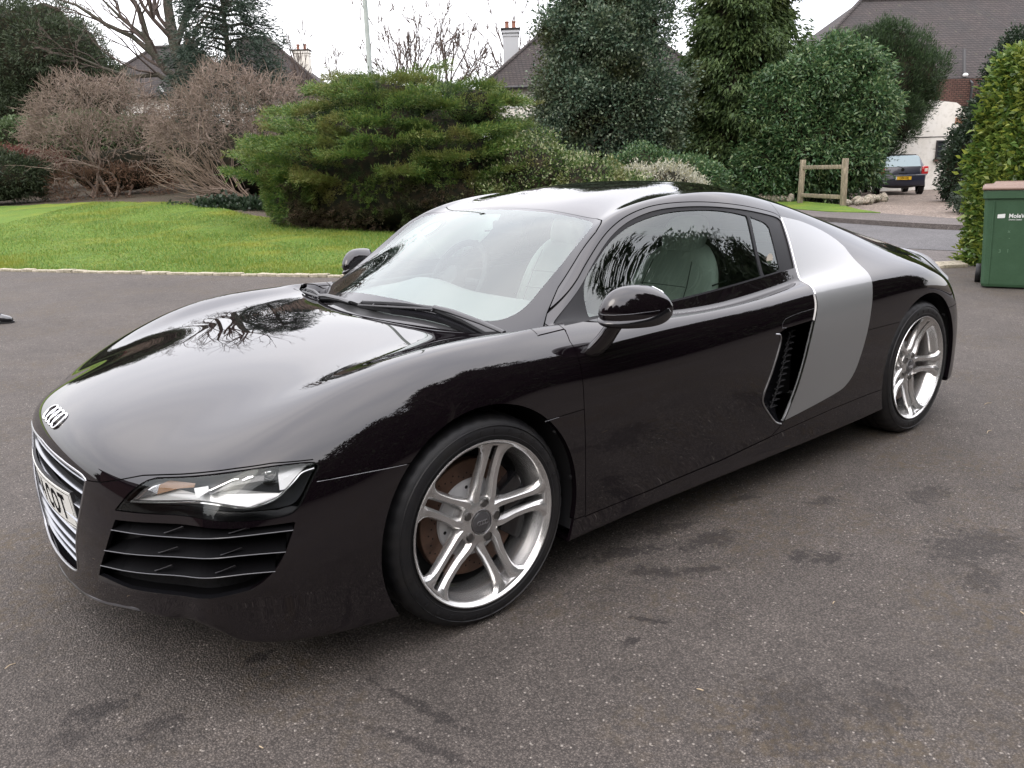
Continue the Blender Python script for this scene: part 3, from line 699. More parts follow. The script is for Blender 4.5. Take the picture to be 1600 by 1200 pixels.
# ------------------------------------------------------------------ lamps, vents, grille, plate, mirrors, wipers, cabin
M_AMBER = mat('amber_lens', (.24, .135, .07), rough=.25, coat=.6, bump=(160, .6, .002))
M_REFL = mat('lamp_reflector', (.66, .66, .65), rough=.3, metal=.35)
M_BOWL = mat('lamp_bright_bowl', (.85, .85, .85), rough=.1, metal=.9)
M_LAMPIN = mat('lamp_bezel_grey', (.035, .037, .04), rough=.3, coat=.3)
M_EDGE = mat('slat_edge_grey', (.055, .055, .06), rough=.35, coat=.4)
M_PLATE = mat('plate_white', (.62, .62, .58), rough=.6, spec=.2)
M_INK = mat('plate_black', (.006, .006, .006), rough=.7, spec=.05)
def sflip(p, s): return Vector((p[0], p[1]*s, p[2]))
def patch(mb, pts, depth, s, th=.004, mi=0, D=(.33, .90, -.22)):
    d = Vector(D); a = [sflip(p, s)+sflip(d, s)*depth for p in pts]; b = [p+sflip(d, s)*th for p in a]; k = len(a)
    mb.add(a+b, [tuple(range(k)), tuple(range(2*k-1, k-1, -1))] + [(i, k+i, k+(i+1) % k, (i+1) % k) for i in range(k)], mi)
T_TRAY = [(-.852,-.553,.526),(-.806,-.629,.552),(-.769,-.68,.569),(-.746,-.727,.565),(-.72,-.764,.566),(-.664,-.806,.575),(-.636,-.827,.57),(-.58,-.858,.558),(-.566,-.861,.564),(-.585,-.859,.552),(-.609,-.852,.542),(-.654,-.835,.535),(-.688,-.813,.543),(-.725,-.773,.552),(-.758,-.725,.55),(-.82,-.616,.534)]
T_SIDE = [(-.558,-.825,.628),(-.486,-.86,.627),(-.504,-.862,.613),(-.537,-.861,.59),(-.565,-.861,.566),(-.578,-.856,.566),(-.572,-.841,.598)]
T_AMBER = [(-.807,-.626,.552),(-.797,-.62,.573),(-.775,-.64,.586),(-.762,-.665,.586),(-.735,-.712,.587),(-.741,-.716,.579),(-.767,-.678,.572)]
T_BOWL = [(-.852,-.553,.526),(-.824,-.583,.56),(-.798,-.609,.578),(-.772,-.642,.588),(-.795,-.621,.574),(-.806,-.627,.552)]
T_STRIP = [(-.852,-.553,.525),(-.82,-.616,.533),(-.758,-.725,.549),(-.725,-.774,.551),(-.688,-.813,.542),(-.654,-.835,.535),(-.619,-.849,.541),(-.585,-.859,.552),(-.561,-.861,.57),(-.537,-.862,.588),(-.52,-.861,.603),(-.489,-.87,.608)]
T_BAR = [(-.72,-.757,.571),(-.67,-.783,.593),(-.624,-.806,.604),(-.6,-.821,.604),(-.604,-.827,.593),(-.67,-.789,.587),(-.719,-.763,.568)]
T_WHITE = [(-.716,-.756,.577),(-.665,-.78,.598),(-.653,-.788,.6)]
T_WHITE2 = [(-.647,-.795,.598),(-.622,-.803,.609),(-.623,-.808,.603),(-.647,-.798,.596)]
T_BOX = [(-.741,-.717,.578),(-.715,-.745,.585),(-.718,-.754,.575),(-.728,-.749,.569),(-.744,-.739,.559),(-.744,-.731,.566)]
T_BLUE = [(-.695,-.721,.614),(-.596,-.801,.628),(-.6,-.807,.619),(-.684,-.739,.613)]
T_FIN = [((-.811,-.666,.465),(-.779,-.716,.491)),((-.704,-.824,.484),(-.662,-.843,.495)),((-.828,-.654,.412),(-.795,-.706,.438)),((-.729,-.82,.433),(-.685,-.842,.448)),((-.84,-.64,.361),(-.811,-.692,.389)),((-.745,-.815,.389),(-.705,-.839,.406))]
SLATS = [[(-.894,-.488,.439),(-.845,-.607,.45),(-.788,-.711,.460),(-.74,-.78,.469),(-.683,-.838,.474),(-.62,-.87,.473),(-.568,-.887,.470)],
         [(-.911,-.451,.373),(-.852,-.609,.397),(-.778,-.755,.418),(-.735,-.805,.424),(-.691,-.843,.427),(-.64,-.868,.424),(-.593,-.887,.419)],
         [(-.921,-.415,.318),(-.857,-.602,.346),(-.785,-.758,.370),(-.74,-.81,.377),(-.698,-.846,.380),(-.66,-.866,.378),(-.622,-.880,.374)]]
def deep(d):
    def f(V, N):
        q = np.tile(np.array([.42, .85, -.10]), (len(V), 1)); return -q*d
    return f
LIPV = [p for p in VENT3[9:14]]
for s in (1, -1):
    hl = empty('headlight', (0, 0, 0)); hl.parent = car
    mesh_n('lens', SH.take(['lamp'], off=.001, flip=s < 0), M_LENS, hl)
    V, F, N = SH.take(['lamp'], offfn=deep(.085)); 
    if s < 0: V = V*np.array([1, -1, 1]); F = [tuple(reversed(f)) for f in F]
    mesh_np('housing', V, F, M_LAMPIN, hl, smooth=True)
    # side wall of the lamp pocket
    pl = [on_pt(p)[0] for p in HL3]; b = MB(); A = [sflip(p, s) for p in pl+pl[:1]]; Bq = [p+sflip(Vector((.42, .85, -.10)), s)*.09 for p in A]
    b.strip(A, Bq); b.build('lamp_wall', M_GLOSSB, hl, fixn=False, smooth=False)
    b = MB(); patch(b, T_TRAY, .042, s); patch(b, T_SIDE, .035, s); b.build('reflector', M_REFL, hl, smooth=False)
    b = MB(); patch(b, T_BOWL, .030, s); b.build('bowl', M_BOWL, hl, smooth=False)
    b = MB(); patch(b, T_AMBER, .026, s, .012); b.build('indicator', M_AMBER, hl, smooth=False)
    b = MB(); patch(b, T_BAR, .018, s, .02); b.build('lamp_beam', M_GLOSSB, hl, smooth=False)
    b = MB(); d = sflip((.33, .90, -.22), s)*.014
    b.tube([sflip(p, s)+d for p in T_WHITE], .0022, 6); patch(b, T_WHITE2, .012, s, .006); b.build('beam_edge', M_BOWL, hl)
    b = MB(); patch(b, T_BOX, .016, s, .008); b.build('lamp_bracket', M_REFL, hl, smooth=False)
    b = MB(); patch(b, T_BLUE, .03, s, .01); b.build('glass_strip', mat('strip_grey', (.35, .38, .42), rough=.2, coat=.5), hl, smooth=False)
    b = MB(); d = sflip((.33, .90, -.22), s)*.014; st = smooth_poly(T_STRIP, False)
    b.tube([sflip(p, s)+d for p in st], .0032, 8); b.build('running_light_strip', M_BOWL, hl)
    c = sflip((-.590, -.828, .603), s)+sflip((.33, .90, -.22), s)*.045
    b = MB(); prof = [(0, -.012), (.010, -.010), (.018, -.005), (.022, .002)]; ax = sflip((-.55, -.80, 0), s).normalized(); rq = Vector((0, 0, 1)).rotation_difference(-ax).to_matrix()
    for rr_, hh in (): pass
    n0 = MB(); n0.lathe(prof, 24, 'z'); b.add([c+rq@Vector(v) for v in n0.v], n0.f); b.build('projector_lens', M_BOWL, hl)
    b = MB(); n0 = MB(); n0.lathe([(.022, .004), (.024, -.004), (.028, -.004), (.030, .02)], 24, 'z'); b.add([c+rq@Vector(v) for v in n0.v], n0.f); b.build('projector_ring', M_GLOSSB, hl)

    # front vents: pocket, three slats, small upright fins, bright lower lip
    V, F, N = SH.take(['vent'], offfn=deep(.075))
    if s < 0: V = V*np.array([1, -1, 1]); F = [tuple(reversed(f)) for f in F]
    vt = mesh_np('front_vent', V, F, M_BLACKMESH, car, smooth=True)
    pl = [on_pt(p)[0] for p in VENT3]; b = MB(); A = [sflip(p, s) for p in smooth_poly(pl)]; A = A+A[:1]; Bq = [p+sflip(Vector((.42, .85, -.10)), s)*.08 for p in A]
    b.strip(A, Bq); b.build('vent_wall', M_VENTB, vt, fixn=False, smooth=False)
    for sl in SLATS:
        b = MB(); pp = smooth_poly(sl, False); top = []; bot = []; V = []; F = []
        for i, p in enumerate(pp):
            p = sflip(on_pt(p)[0], s); t = i/(len(pp)-1); e = min(1, t/.12+.15)
            n_ = sflip(Vector((-.42, -.85, .05)), s)
            V += [p+n_*.001+Vector((0, 0, -.0015)), p+n_*.0+Vector((0, 0, .0035*e)), p-n_*.070+Vector((0, 0, .026*e)), p-n_*.070+Vector((0, 0, .016*e))]
        for i in range(len(pp)-1):
            for j in range(4): F.append((i*4+j, i*4+(j+1) % 4, (i+1)*4+(j+1) % 4, (i+1)*4+j))
        b.add(V, F); sl_ = b.build('vent_slat', M_VENTB, vt, smooth=False)
        b = MB(); b.tube([sflip(on_pt(p)[0], s)+sflip(Vector((-.42, -.85, .05)), s)*.0015+Vector((0, 0, .001)) for p in pp], .0014, 5); b.build('slat_edge', M_EDGE, sl_)
    for p, q in T_FIN:
        b = MB(); p = sflip(p, s); q = sflip(q, s); n_ = sflip(Vector((.42, .85, -.05)), s); up_ = Vector((0, 0, 1)); dx = (q-p)
        A = p; Bp = p+n_*.006; Cp = q+n_*.012-up_*.010; Dp = q-up_*.001; sid = Vector((dx.x, dx.y, 0)).normalized()*.0018
        b.add([A-sid, Bp-sid, Cp-sid, Dp-sid, A+sid, Bp+sid, Cp+sid, Dp+sid], [(0,1,2,3),(7,6,5,4),(0,4,5,1),(1,5,6,2),(2,6,7,3),(3,7,4,0)]); b.build('vent_fin', M_EDGE, vt, smooth=False)
    b = MB(); pp = smooth_poly([VENT3[8], VENT3[9], VENT3[10], VENT3[11], VENT3[12], VENT3[13]], False)
    V = []; F = []
    for i, p in enumerate(pp):
        t = i/(len(pp)-1); p = sflip(on_pt(p)[0], s); n_ = sflip(Vector((-.42, -.85, .05)), s); wd = .002+.016*max(0, (t-.72)/.28)
        V += [p+n_*.002, p+n_*.003+Vector((0, 0, wd)), p-n_*.015+Vector((0, 0, wd+.003)), p-n_*.015]
    for i in range(len(pp)-1):
        for j in range(4): F.append((i*4+j, i*4+(j+1) % 4, (i+1)*4+(j+1) % 4, (i+1)*4+j))
    b.add(V, F+[(0, 1, 2, 3), tuple(len(V)-4+j for j in (3, 2, 1, 0))]); b.build('vent_lip', M_GLOSSB, vt)

# grille
V, F, N = SH.take(['grille'], both=True, offfn=lambda V, N: np.tile([-.075, 0, 0], (len(V), 1)))
gr = mesh_np('grille', V, F, M_BLACK, car, smooth=True)
GP = [p for p in smooth_poly([(0,.579),(.10,.5745),(.20,.5695),(.282,.5645),(.345,.5575),(.366,.546),(.361,.53),(.337,.462),(.309,.399),(.279,.343),(.250,.270),(.232,.243),(.20,.230),(.127,.225),(0,.223)], False, corner=60)]
def front_pt(w_, z):
    h = BODY_BVH.ray_cast(Vector((-3, w_, z)), Vector((1, 0, 0))); return h[0]
ring = [front_pt(-a, z) for a, z in GP] + [front_pt(a, z) for a, z in reversed(GP[1:-1])]
b = MB(); b.tube([p+Vector((.002, 0, 0)) for p in ring]+[ring[0]+Vector((.002, 0, 0))], .0042, 8, caps=False); b.build('grille_frame', M_SATIN, gr)
b = MB(); b.strip([p for p in ring]+[ring[0]], [p+Vector((.08, 0, 0)) for p in ring]+[ring[0]+Vector((.08, 0, 0))]); b.build('grille_wall', M_GLOSSB, gr, fixn=False)
def gw(z): 
    zs = [.223, .230, .243, .270, .343, .399, .462, .53, .556]; ws_ = [.15, .20, .232, .250, .279, .309, .337, .361, .350]; return float(np.interp(z, zs, ws_))
for ze in (.533, .493, .447, .401, .356, .317, .283, .252):
    w1 = gw(ze)-.003; V = []; F = []; n = 41
    for i in range(n):
        y = -w1+2*w1*i/(n-1); z = ze+.016*(1-(y/w1)**2); p = front_pt(y, min(z, .572)); x0 = p.x+.010
        for dx, dz in ((.0, .0035), (.003, .0062), (.016, .0070), (.024, .002), (.016, -.0025), (.004, -.0035)): V.append((x0+dx, y, z+dz))
    for i in range(n-1):
        for j in range(6): F.append((i*6+j, i*6+(j+1) % 6, (i+1)*6+(j+1) % 6, (i+1)*6+j))
    b = MB(); b.add(V, F); b.build('grille_bar', M_BARC, gr, auto=50)
# number plate, gently bowed with the nose
PZ, PW, PH = .428, .26, .0575
def plate_pt(y, z): 
    return Vector((-.960+.36*y*y-.10*(z-PZ), y, z))
pl_ = empty('number_plate'); pl_.parent = car
def bow_box(name, y0, y1, z0, z1, x0, x1, m, par, n=24):
    b = MB(); V = []; F = []
    for i in range(n+1):
        y = y0+(y1-y0)*i/n
        for z, dx in ((z0, x0), (z1, x0), (z1, x1), (z0, x1)):
            p = plate_pt(y, z); V.append((p.x+dx, p.y, p.z))
    for i in range(n):
        for j in range(4): F.append((i*4+j, i*4+(j+1) % 4, (i+1)*4+(j+1) % 4, (i+1)*4+j))
    F += [(0, 1, 2, 3), tuple(n*4+j for j in (3, 2, 1, 0))]; b.add(V, F); return b.build(name, m, par, smooth=False)
bow_box('plate_panel', -PW, PW, PZ-PH, PZ+PH, 0, .003, M_PLATE, pl_)
for a, c, d, e in ((-PW+.006, PW-.006, PZ+PH-.0085, PZ+PH-.007), (-PW+.006, PW-.006, PZ-PH+.007, PZ-PH+.0085), (-PW+.006, -PW+.0075, PZ-PH+.007, PZ+PH-.007), (PW-.0075, PW-.006, PZ-PH+.007, PZ+PH-.007)):
    bow_box('plate_border', a, c, d, e, -.0006, .001, M_INK, pl_)
bow_box('plate_holder', -PW-.004, PW+.004, PZ-PH-.004, PZ+PH+.004, .003, .012, M_BLACK, pl_)
def text_mesh(s, size=1, weight=0.0, xs=1.0, sp_=1.0):
    cu = bpy.data.curves.new('t', 'FONT'); cu.body = s; cu.size = size; cu.offset = weight; cu.extrude = 0; cu.space_character = sp_; cu.align_x = 'CENTER'; cu.align_y = 'CENTER'; cu.resolution_u = 6
    o = bpy.data.objects.new('t', cu); C.objects.link(o); dg = bpy.context.evaluated_depsgraph_get(); me = bpy.data.meshes.new_from_object(o.evaluated_get(dg))
    bpy.data.objects.remove(o); bm = bmesh.new(); bm.from_mesh(me); bmesh.ops.remove_doubles(bm, verts=bm.verts, dist=1e-5)
    V = [(v.co.x*xs, v.co.y, 0) for v in bm.verts]; bm.verts.index_update(); F = [[v.index for v in f.verts] for f in bm.faces]; bm.free(); return V, F
CH = dict(zip('LD04COT', range(7)))
xs_ = [-.216, -.156, -.086, -.024, .058, .122, .186]     # character centres left to right as read
for ch, cx_ in zip('LD04COT', xs_):
    V, F = text_mesh(ch, .108, .0028, .70)
    zz = [v[1] for v in V]; zc = (max(zz)+min(zz))/2; sc_ = .079/(max(zz)-min(zz)); xx = [v[0] for v in V]; xc = (max(xx)+min(xx))/2
    P = []
    for v in V:
        q = plate_pt(-(cx_+.0+(v[0]-xc)), PZ+(v[1]-zc)*sc_); P.append((q.x-.0012, q.y, q.z))
    b = MB(); b.add(P, F); b.build('plate_character', M_INK, pl_, smooth=False, fixn=False)
# four overlapping rings on the nose
em = []
bd = empty('bonnet_badge'); bd.parent = car
ec, en = on_pt((-.897, 0, .642)); en = Vector((-.72, 0, .69)).normalized(); eu = Vector((.69, 0, .72)).normalized(); ey = Vector((0, 1, 0))
for q in (-1.5, -.5, .5, 1.5):
    pts = []
    for t in np.linspace(0, 2*pi, 33):
        p = Vector((-.897, 0, .642))+ey*(q*.040+.0275*cos(t))+eu*(.0275*sin(t)); pts.append(on_pt(p)[0]+en*.003)
    b = MB(); b.tube(pts, .0033, 8, caps=False, flat=1); b.build('badge_ring', M_CHROME, bd)
# splitter lip under the nose
spp = []
for k in range(-30, 31):
    w_ = .74*k/30
    for z in np.arange(.10, .30, .004):
        h = BODY_BVH.ray_cast(Vector((-3, w_, float(z))), Vector((1, 0, 0)))[0]
        if h and h.x < -.6: spp.append(h+Vector((-.002, 0, .004))); break
for _ in range(3): spp = [spp[0]]+[(spp[i-1]+spp[i]*2+spp[i+1])/4 for i in range(1, len(spp)-1)]+[spp[-1]]
b = MB(); b.tube(spp, .0035, 8, flat=1.6); b.build('splitter_lip', M_EDGE, car)
# ------------------------------------------------------------------ door mirrors
def subd(name, V, F, m, parent, lev=3, s=1, smooth=True):
    V = [sflip(v, s) for v in V]
    if s < 0: F = [tuple(reversed(f)) for f in F]
    me = bpy.data.meshes.new(name); me.from_pydata([tuple(v) for v in V], [], F); bm = bmesh.new(); bm.from_mesh(me); bmesh.ops.recalc_face_normals(bm, faces=bm.faces); bm.to_mesh(me); bm.free()
    o = bpy.data.objects.new(name, me); C.objects.link(o); md = o.modifiers.new('s', 'SUBSURF'); md.levels = lev; md.render_levels = lev
    dg = bpy.context.evaluated_depsgraph_get(); m2 = bpy.data.meshes.new_from_object(o.evaluated_get(dg)); bpy.data.objects.remove(o)
    m2.polygons.foreach_set('use_smooth', np.ones(len(m2.polygons), dtype=bool)); m2.name = name
    return link_mesh(name, m2, m, parent)
def loft(secs): 
    n = len(secs[0]); V = [p for q in secs for p in q]; F = []
    for i in range(len(secs)-1):
        for j in range(n): F.append((i*n+j, i*n+(j+1) % n, (i+1)*n+(j+1) % n, (i+1)*n+j))
    F.append(tuple(range(n))); F.append(tuple((len(secs)-1)*n+j for j in range(n))); return V, F
def msec(y, xf, xb, zb, zt, sh=1.0):
    h = zt-zb; return [(xf+.022, y, zb-.003), (xf-.004, y, zb+.32*h), (xf+.012, y, zb+.74*h), (xf+.055, y, zt+.008), (xb-.01, y, zt+.002), (xb+.008, y, zt-.01), (xb+.006, y, zb+.5*h), (xb+.006, y, zb+.008), ((xf+xb)/2+.01, y, zb-.006)]
MSEC = ((-.918, .478, .580, .862, .910), (-.926, .452, .592, .851, .936), (-.952, .443, .608, .844, .960), (-.985, .463, .628, .842, .962), (-1.016, .506, .650, .842, .947), (-1.040, .560, .662, .845, .922), (-1.052, .606, .664, .858, .900))
for s in (1, -1):
    mr = empty('door_mirror'); mr.parent = car
    V, F = loft([msec(y, xf, xb, zb, zt) for y, xf, xb, zb, zt in MSEC])
    subd('mirror_housing', V, F, M_PAINT, mr, 3, s)
    # lower cap, black
    V, F = loft([[(x, y-(.002 if y < -1.03 else 0), z) for x, y, z in msec(y, xf-.003, xb-.01, zb-.003, zb+.035)] for y, xf, xb, zb, zt in MSEC])
    subd('mirror_lower_cap', V, F, M_GLOSSB, mr, 3, s)
    b = MB(); b.tube([sflip(p, s) for p in ((.452, -.940, .8850), (.447, -.962, .8845), (.466, -.990, .8845), (.508, -1.019, .8855), (.560, -1.042, .888), (.60, -1.052, .889))], .0010, 6); b.build('mirror_indicator', M_EDGE, mr)
    b = MB(); b.prism([(-s*a, z) for a, z in ((.93, .868), (.935, .935), (.97, .950), (1.01, .938), (1.04, .91), (1.042, .87), (1.02, .858), (.94, .857))], .655, .660, 'x'); b.build('mirror_glass', M_CHROME, mr)
    V, F = loft([[(x0+.050*cos(t), y0+.0, z0+.022*sin(t)) if False else (x0+hw_*cos(t), y0+hy_*sin(t), z0) for t in np.linspace(0, 2*pi, 9)[:-1]] for x0, y0, z0, hw_, hy_ in ((.475, -.885, .735, .030, .010), (.475, -.890, .750, .055, .024), (.485, -.905, .775, .060, .028), (.500, -.922, .805, .048, .026), (.512, -.94, .835, .044, .026), (.52, -.952, .86, .044, .026))])
    subd('mirror_arm', V, F, M_PAINT, mr, 2, s)
    if s < 0: mr.location = (.12, -.03, .0)

# ------------------------------------------------------------------ wipers
def screen_pt(x, w_, up_=.02):
    h = BODY_BVH.ray_cast(Vector((x, w_, 3)), Vector((0, 0, -1)))[0]; return h+Vector((0, 0, up_))
def wiper(P, slot):
    w = empty('wiper'); w.parent = car
    pts = [screen_pt(*p) for p in P]
    b = MB(); b.tube(pts, [.006]*len(pts), 6, flat=1.5); b.build('wiper_blade', M_RUB, w)
    b = MB(); a, c = pts[slot[0]], pts[slot[1]]; d = (c-a).normalized(); sd_ = Vector((1, 0, .35)).normalized()
    b.tube([a+sd_*.004+Vector((0, 0, .006)), (a+c)/2+sd_*.006+Vector((0, 0, .012)), c+Vector((0, 0, .010))], [.004, .005, .006], 6); b.tube([a-sd_*.018+Vector((0, 0, .002)), (a+c)/2-sd_*.014+Vector((0, 0, .006)), c-sd_*.006+Vector((0, 0, .008))], [.004, .005, .005], 6)
    n = 5
    for k in range(n+1):
        t = k/n; p = a.lerp(c, t); b.tube([p+sd_*.005+Vector((0, 0, .008)), p-sd_*.016+Vector((0, 0, .004))], .003, 5)
    b.build('wiper_spoiler', M_GREYP, w)
    e = pts[slot[1]]; f_ = pts[-1]; b = MB()
    b.tube([e+Vector((0, 0, .012)), e.lerp(f_, .25)+Vector((0, 0, .016)), e.lerp(f_, .7)+Vector((0, 0, .012)), f_+Vector((0, 0, .004))], [.011, .013, .011, .009], 8, flat=.7); b.build('wiper_arm', M_GREYP, w, auto=50)
    return w
wiper([(.190, .06, .012), (.206, -.06, .014), (.228, -.20, .014), (.250, -.34, .014), (.264, -.48, .012), (.270, -.60, .010), (.276, -.69, .005)], (0, 3))
wiper([(.262, .69, .014), (.25, .62, .016), (.235, .50, .014), (.215, .37, .012), (.200, .25, .008), (.192, .16, .004)], (0, 2))

# ------------------------------------------------------------------ cabin
cab = MB(); cab.box((1.25, 0, .30), (1.35, 1.35, .04)); cab.box((1.93, 0, .66), (.05, 1.30, .72)); cab.box((1.72, 0, .50), (.30, 1.3, .36), ch=.03)
cab.box((.55, 0, .45), (.3, 1.3, .5), ch=.02)
for s in (1, -1): cab.box((1.2, s*.74, .58), (1.25, .05, .50), ch=.02)
cab.box((1.15, 0, .46), (.9, .22, .30), ch=.04); cab.build('cabin', M_DARKIN, car)
b = MB(); V = []; F = []; n = 17; m = 7
for i in range(n):
    y = -.70+1.4*i/(n-1)
    for j, (x, z) in enumerate(((.30, .80), (.42, .832), (.55, .848), (.66, .850), (.74, .835), (.79, .79), (.80, .66))):
        hump = .035*math.exp(-((y-.37)/.17)**2)*(1 if j in (3, 4, 5) else .2); fx = -.10*(abs(y)/.7)**2*(0 if j > 3 else -1)
        V.append((x+fx*.6, y, z-.012+hump-.03*(abs(y)/.7)**4))
for i in range(n-1):
    for j in range(m-1): F.append((i*m+j, i*m+j+1, (i+1)*m+j+1, (i+1)*m+j))
b.add(V, F); b.build('dashboard', M_DASH, car)
b = MB(); c0 = Vector((.86, .37, .84)); ax = Vector((-.88, 0, .47)).normalized(); eu = Vector((.47, 0, .88)); ey = Vector((0, 1, 0))
b.tube([c0+ey*.185*cos(t)+eu*.18*(sin(t) if sin(t) > -.85 else -.85) for t in np.linspace(0, 2*pi, 49)], .015, 10, caps=False)
for t in (0, pi, -pi/2): b.tube([c0+ax*-.02, c0+ey*.17*cos(t)+eu*.155*sin(t)], [.022, .013], 8)
b.tube([c0-ax*.005, c0-ax*-.05], [.06, .05], 16); b.build('steering_wheel', M_DARKIN, car)
def seat(y0):
    s_ = empty('seat'); s_.parent = car
    def sec(x, z, hw_, th, ax_=(1, 0, .25)):
        a = Vector(ax_).normalized()*th; return [Vector((x, y0-hw_, z))-a*.2, Vector((x, y0-hw_*.72, z))-a*.9, Vector((x, y0-hw_*.25, z))-a*.6, Vector((x, y0+hw_*.25, z))-a*.6, Vector((x, y0+hw_*.72, z))-a*.9, Vector((x, y0+hw_, z))-a*.2, Vector((x, y0+hw_*.8, z))+a, Vector((x, y0-hw_*.8, z))+a]
    V, F = loft([sec(1.36, .46, .24, .09), sec(1.38, .55, .255, .09), sec(1.43, .68, .27, .085), sec(1.48, .80, .26, .075), sec(1.52, .90, .225, .065), sec(1.55, .965, .15, .06), sec(1.56, .985, .11, .055)])
    bk_ = subd('backrest', V, F, M_LEATHER, s_, 3); b = MB()
    for q in (-.125, .125): b.tube([(1.30+.0*q, y0+q, .56), (1.365, y0+q, .70), (1.425, y0+q*.98, .82), (1.475, y0+q*.85, .92)], .002, 5)
    for zz, xx in ((.66, 1.345), (.74, 1.385), (.82, 1.425)): b.tube([(xx-.012, y0-.125, zz), (xx-.004, y0, zz), (xx-.012, y0+.125, zz)], .0015, 5)
    for k in range(4): zz = .62+.07*k; xx = 1.33+.035*k; b.tube([(xx+.03, y0+.255-.01*k, zz), (xx+.12, y0+.262-.012*k, zz+.01)], .004, 5); b.tube([(xx+.03, y0-.255+.01*k, zz), (xx+.12, y0-.262+.012*k, zz+.01)], .004, 5)
    b.build('seat_seam', M_DARKIN, bk_)
    V, F = loft([sec(1.545, .955, .09, .05), sec(1.55, .975, .115, .06), sec(1.565, 1.03, .125, .065), sec(1.575, 1.085, .11, .055), sec(1.58, 1.10, .07, .04)])
    subd('headrest', V, F, M_LEATHER, s_, 3)
    V, F = loft([[Vector((x, y0+a, z+d)) for a, d in ((-.25, .0), (-.24, .10), (-.16, .12), (-.08, .08), (.08, .08), (.16, .12), (.24, .10), (.25, 0))] for x, z in ((1.40, .42), (1.35, .42), (1.2, .43), (1.0, .46), (.90, .45), (.88, .42))])
    subd('cushion', V, F, M_LEATHER, s_, 2)
seat(-.37); seat(.37)
b = MB(); b.tube([(1.86, -.60, 1.0), (1.86, .60, 1.0)], .022, 10); b.build('bulkhead_bar', M_LEATHER, car)
# rear-view mirror and sensor behind the screen
b = MB(); b.box((.87, 0, 1.085), (.025, .20, .055), ch=.01); b.box((.865, 0, 1.125), (.02, .03, .05)); b.build('rear_view_mirror', M_DARKIN, car)
# round sticker in the rear quarter glass
p, n_ = on_side(1.66, .935); b = MB(); b.lathe([(.0, 0), (.020, 0)], 24, 'y', (p.x-.03, p.y+.004, p.z)); b.lathe([(.020, -.0005), (.023, -.0005)], 24, 'y', (p.x-.03, p.y+.004, p.z)); b.build('window_sticker', mat('sticker_cream', (.55, .5, .42), rough=.6), car)
# tail: lamps, diffuser, exhausts (seen only from elsewhere)
for s in (1, -1):
    tl = []
    for y, z in ((.50, .66), (.62, .66), (.74, .65), (.74, .585), (.62, .59), (.50, .595)):
        h = BODY_BVH.ray_cast(Vector((6, s*y, z)), Vector((-1, 0, 0)))[0]; tl.append(h+Vector((.003, 0, 0)))
    b = MB(); b.add(tl+[p+Vector((-.03, 0, 0)) for p in tl], [tuple(range(6)), tuple(range(11, 5, -1))]+[(i, (i+1) % 6, 6+(i+1) % 6, 6+i) for i in range(6)]); b.build('tail_light', mat('red_lens', (.45, .01, .01), rough=.15, coat=1), car, smooth=False)
    b = MB(); b.lathe([(.040, 0), (.045, -.005), (.045, .10), (.040, .10), (.038, 0)], 24, 'x', (3.36, s*.55, .27)); b.build('exhaust_tip', M_CHROME, car)
